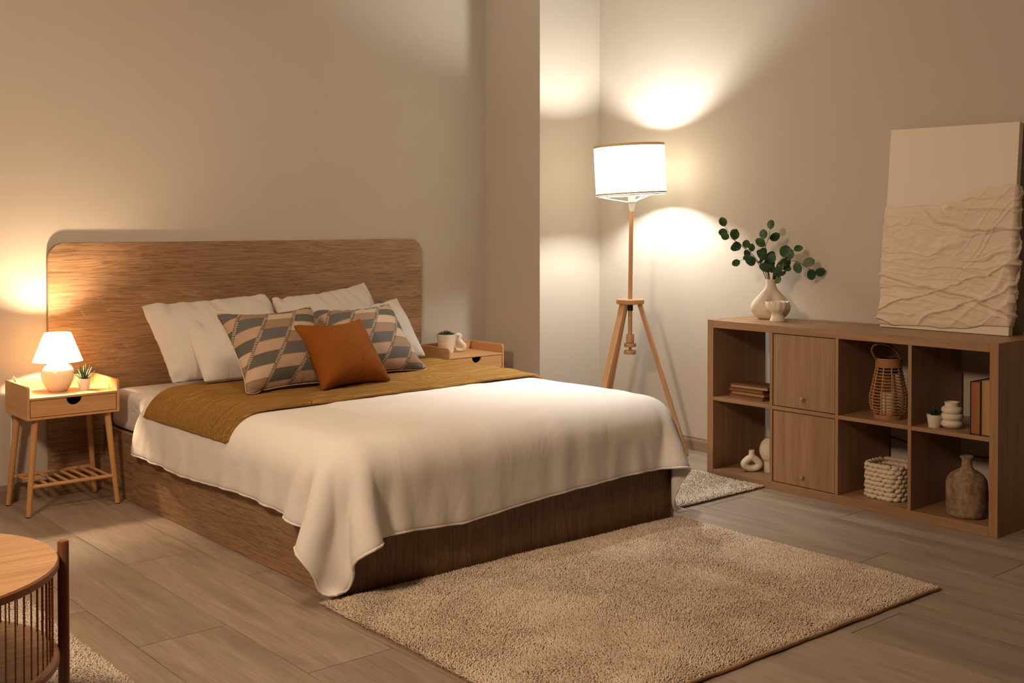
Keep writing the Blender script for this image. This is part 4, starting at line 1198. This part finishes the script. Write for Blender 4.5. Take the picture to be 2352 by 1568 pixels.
# knitted basket
kb = thing('knitted_basket', 'chunky cream knitted basket in the lower cell below the lantern', 'basket', (4.498, 2.702, Z1))
def basket():
    body = MB(); hx, hy, rr = 0.088, 0.082, 0.030
    per = []
    n = 22
    def sq(t):
        # rounded-square path, t in 0..1
        a = 2*PI*t; p = 4.5
        c, s = math.cos(a), math.sin(a)
        r = (abs(c)**p+abs(s)**p)**(-1/p)
        return Vector((hx*r*c, hy*r*s, 0)), a
    rows = 8; Hh = 0.142
    for j in range(rows):
        z = 0.010+Hh*j/(rows-1)*0.95
        for i in range(n):
            t = (i+0.5*(j % 2))/n+0.01*rg.uniform(-1, 1)
            p, _ = sq(t); q, _ = sq(t+0.033); tt = (q-p).normalized(); out = Vector((p.x, p.y, 0)).normalized()
            L = 0.0185
            pa = []
            for k in range(7):
                u = -1+2*k/6
                pa.append(p+tt*(L*u)+out*(0.005*(1-u*u))+Vector((0, 0, z+0.0045*u+rg.uniform(-.001, .001))))
            body.tube(pa, [0.0035, 0.0080, 0.0098, 0.0104, 0.0098, 0.0080, 0.0035], 8)
    body.build('knit_wall', M['rope'], kb, angle=180)
    m = MB(); vs = []
    k = 48
    ring = [sq(i/k)[0]*0.97 for i in range(k)]
    m.add([(p.x, p.y, 0.004) for p in ring]+[(p.x, p.y, 0.010) for p in ring], [tuple(reversed(range(k))), tuple(range(k, 2*k))]+[(i, (i+1) % k, (i+1) % k+k, i+k) for i in range(k)])
    m.build('basket_base', M['rope'], kb)
basket()
# small succulent
ss = thing('potted_succulent', 'tiny dark succulent in a small cream pot inside the shelf', 'potted plant', (4.392, 2.440, Z2))
pot(ss, [(0.001, 0.0), (0.0225, 0.0), (0.0235, 0.002), (0.0315, 0.053), (0.0295, 0.053), (0.0285, 0.047), (0.001, 0.047)], M['white_ceramic'])
m = MB()
for ringi, (cnt, el, L) in enumerate(((9, 0.45, 0.038), (8, 0.85, 0.040), (6, 1.25, 0.040))):
    for i in range(cnt):
        a = 2*PI*i/cnt+ringi*0.4
        spike_leaf(m, (0, 0, 0.045), (math.cos(a)*math.cos(el), math.sin(a)*math.cos(el), math.sin(el)), L, 0.0075, 0.2, 0.4, 6)
m.build('leaves', M['dark_succulent'], ss)
# stacked ring vase
sv = thing('ringed_vase', 'cream vase of three stacked rings beside the tiny succulent', 'vase', (4.432, 2.385, Z2))
pr = [(0.001, 0.0), (0.030, 0.0)]
for j, zc_ in enumerate((0.0195, 0.0480, 0.0745)):
    rmx = (0.0455, 0.0455, 0.0425)[j]
    for i in range(9):
        a = R(-65+130*i/8); pr.append((rmx-0.0145+0.0145*math.cos(a)*1.0, zc_+0.0150*math.sin(a)))
pr += [(0.0285, 0.0895), (0.0285, 0.106), (0.0290, 0.108), (0.0270, 0.108), (0.0260, 0.095), (0.001, 0.090)]
MB().lathe(pr, 56, close=False).build('body', M['matte_ceramic'], sv, angle=60)
# standing books
def standing(label, y0, th, H, pm, cm):
    D = 0.15; x0 = KX0+0.014
    b = thing('book', label, 'book', (x0+D/2, y0+th/2, Z2), 0, 'upright books on the shelf')
    for s in (-1, 1):
        MB().box(-D/2, D/2, s*th/2-(0.0022 if s > 0 else 0), s*th/2+(0.0022 if s < 0 else 0), 0, H).build('cover', M[cm], b, bevel=0.0006)
    out = [(-D/2+0.004+0.004*(1-q*q), q*(th/2-0.0026)) for q in np.linspace(1, -1, 9)]+[(D/2-0.004, -th/2+0.0026), (D/2-0.004, th/2-0.0026)]
    MB().prism(out, 'z', 0.004, H-0.004).build('pages', M[pm], b, smooth=False)
    MB().box(D/2-0.0036, D/2, -th/2+0.0025, th/2-0.0025, 0, H).build('spine', M[cm], b)
standing('upright book with rust-red edge and dark cover, left of the pair', 2.2205, 0.043, 0.214, 'page_red', 'cover_dark')
standing('upright book with tan edge, standing against the right end of the shelf', 2.1775, 0.041, 0.226, 'page_tan', 'cover_dark')
# stoneware bottle
sb = thing('stoneware_bottle', 'rough brown stoneware bottle with a short neck in the lower right cell', 'bottle', (4.440, 2.322, Z1))
pr = [(0.001, 0.0), (0.070, 0.0), (0.078, 0.006), (0.080, 0.018), (0.0815, 0.075), (0.0815, 0.128), (0.078, 0.150), (0.066, 0.170), (0.046, 0.184), (0.030, 0.192), (0.0225, 0.202), (0.0195, 0.218), (0.0200, 0.232), (0.0265, 0.239), (0.0275, 0.245), (0.0235, 0.2475), (0.0175, 0.240), (0.0165, 0.20), (0.001, 0.19)]
MB().lathe(pr, 56, close=False, mod=lambda r, z, t: (r*(1+0.012*math.sin(2*t+z*30)*math.sin(z*50)), z)).build('body', M['stoneware'], sb, angle=50)

# ------------------------------------------------------------------ rugs
def rug(name, label, x0, x1, y0, y1, ang, mat, sp, hgt, seed, binding=True, r=0.0034, lift=0.0, edge_long=1.0, clip=None):
    cx, cy = (x0+x1)/2, (y0+y1)/2
    t = thing(name, label, 'rug', (cx, cy, 0.0), ang)
    hx, hy = (x1-x0)/2, (y1-y0)/2
    MB().prism(rounded_rect(-hx, hx, -hy, hy, 0.02, n=5), 'z', 0.0005, 0.006+lift).build('backing', M['backing'], t, smooth=False)
    rg2 = np.random.default_rng(seed)
    nx, ny = int(2*hx/sp), int(2*hy/sp)
    gx, gy = np.meshgrid((np.arange(nx)+0.5)/nx*2*hx-hx, (np.arange(ny)+0.5)/ny*2*hy-hy)
    bx_ = gx.ravel()+rg2.uniform(-.45, .45, gx.size)*sp; by_ = gy.ravel()+rg2.uniform(-.45, .45, gx.size)*sp
    N = len(bx_)
    big = vnoise(bx_*5+50, by_*5+50, seed+1)+0.5*vnoise(bx_*13+50, by_*13+50, seed+2)
    H = hgt*(1+0.30*big+rg2.uniform(-.18, .18, N))
    fa = vnoise(bx_*3+90, by_*3+90, seed+3)*PI*1.3+rg2.normal(0, 1.0, N)
    lean = hgt*(0.25+0.45*rg2.random(N))
    lx, ly = np.cos(fa)*lean, np.sin(fa)*lean
    # rim tufts fall outwards
    ex = np.clip((np.abs(bx_)-(hx-0.02))/0.02, 0, 1)*np.sign(bx_); ey = np.clip((np.abs(by_)-(hy-0.02))/0.02, 0, 1)*np.sign(by_)
    lx = lx*(1-np.abs(ex)*0.7)+ex*hgt*0.75*edge_long; ly = ly*(1-np.abs(ey)*0.7)+ey*hgt*0.55*edge_long
    H = H*(1-0.35*np.maximum(np.abs(ex), np.abs(ey)))
    ts = [0.0, 0.45, 0.8, 1.0]; rr = [0.85, 1.15, 0.95, 0.35]; K = 4
    V = np.zeros((N, len(ts)*K, 3), np.float32)
    rot = rg2.uniform(0, PI, N); rs = r*rg2.uniform(0.8, 1.2, N)
    for i, tt in enumerate(ts):
        px = bx_+lx*tt**1.6; py = by_+ly*tt**1.6; pz = 0.005+lift+H*(tt-0.18*tt*tt)
        for k in range(K):
            a = rot+2*PI*k/K+tt*1.2
            V[:, i*K+k, 0] = px+np.cos(a)*rs*rr[i]; V[:, i*K+k, 1] = py+np.sin(a)*rs*rr[i]
            V[:, i*K+k, 2] = pz
    F = []
    for i in range(len(ts)-1):
        for k in range(K):
            k2 = (k+1) % K; F.append((i*K+k, i*K+k2, (i+1)*K+k2, (i+1)*K+k))
    F.append((3*K, 3*K+1, 3*K+2, 3*K+3))
    F = np.array(F, np.int64)[None]+(np.arange(N)*len(ts)*K)[:, None, None]
    o = mesh_np('pile', V.reshape(-1, 3), F.reshape(-1, 4), mat, t)
    o['kind'] = 'stuff'
    if binding:
        pth = [(-hx+2*hx*i/60, -hy-0.004+0.0015*math.sin(i*0.8)+0.001*math.sin(i*2.1), 0.007+0.0012*math.sin(i*0.5)) for i in range(61)]
        MB().tube(pth, 0.006, 8).build('binding', M['binding'], t)
    return t
M['binding'] = paint('rug_binding', (0.36, 0.22, 0.12), 0.9, 0.1, 0.4, 300)
rug('area_rug', 'large beige shaggy rug lying on the floor at the foot of the bed', 1.888, 3.59, 1.985, 3.165, R(-1.0), M['pile'], 0.0047, 0.014, 101, r=0.0025)
rug('bedside_rug', 'small beige shaggy rug between the bed and the shelf', 3.64, 4.325, 3.262, 3.68, 0.0, M['pile'], 0.0056, 0.018, 102, False, r=0.0030)
rug('table_rug', 'grey-beige low-pile rug under the round side table', 0.0, 1.18, 2.0, 3.97, 0.0, M['pile_grey'], 0.0056, 0.011, 103, False, 0.0030)
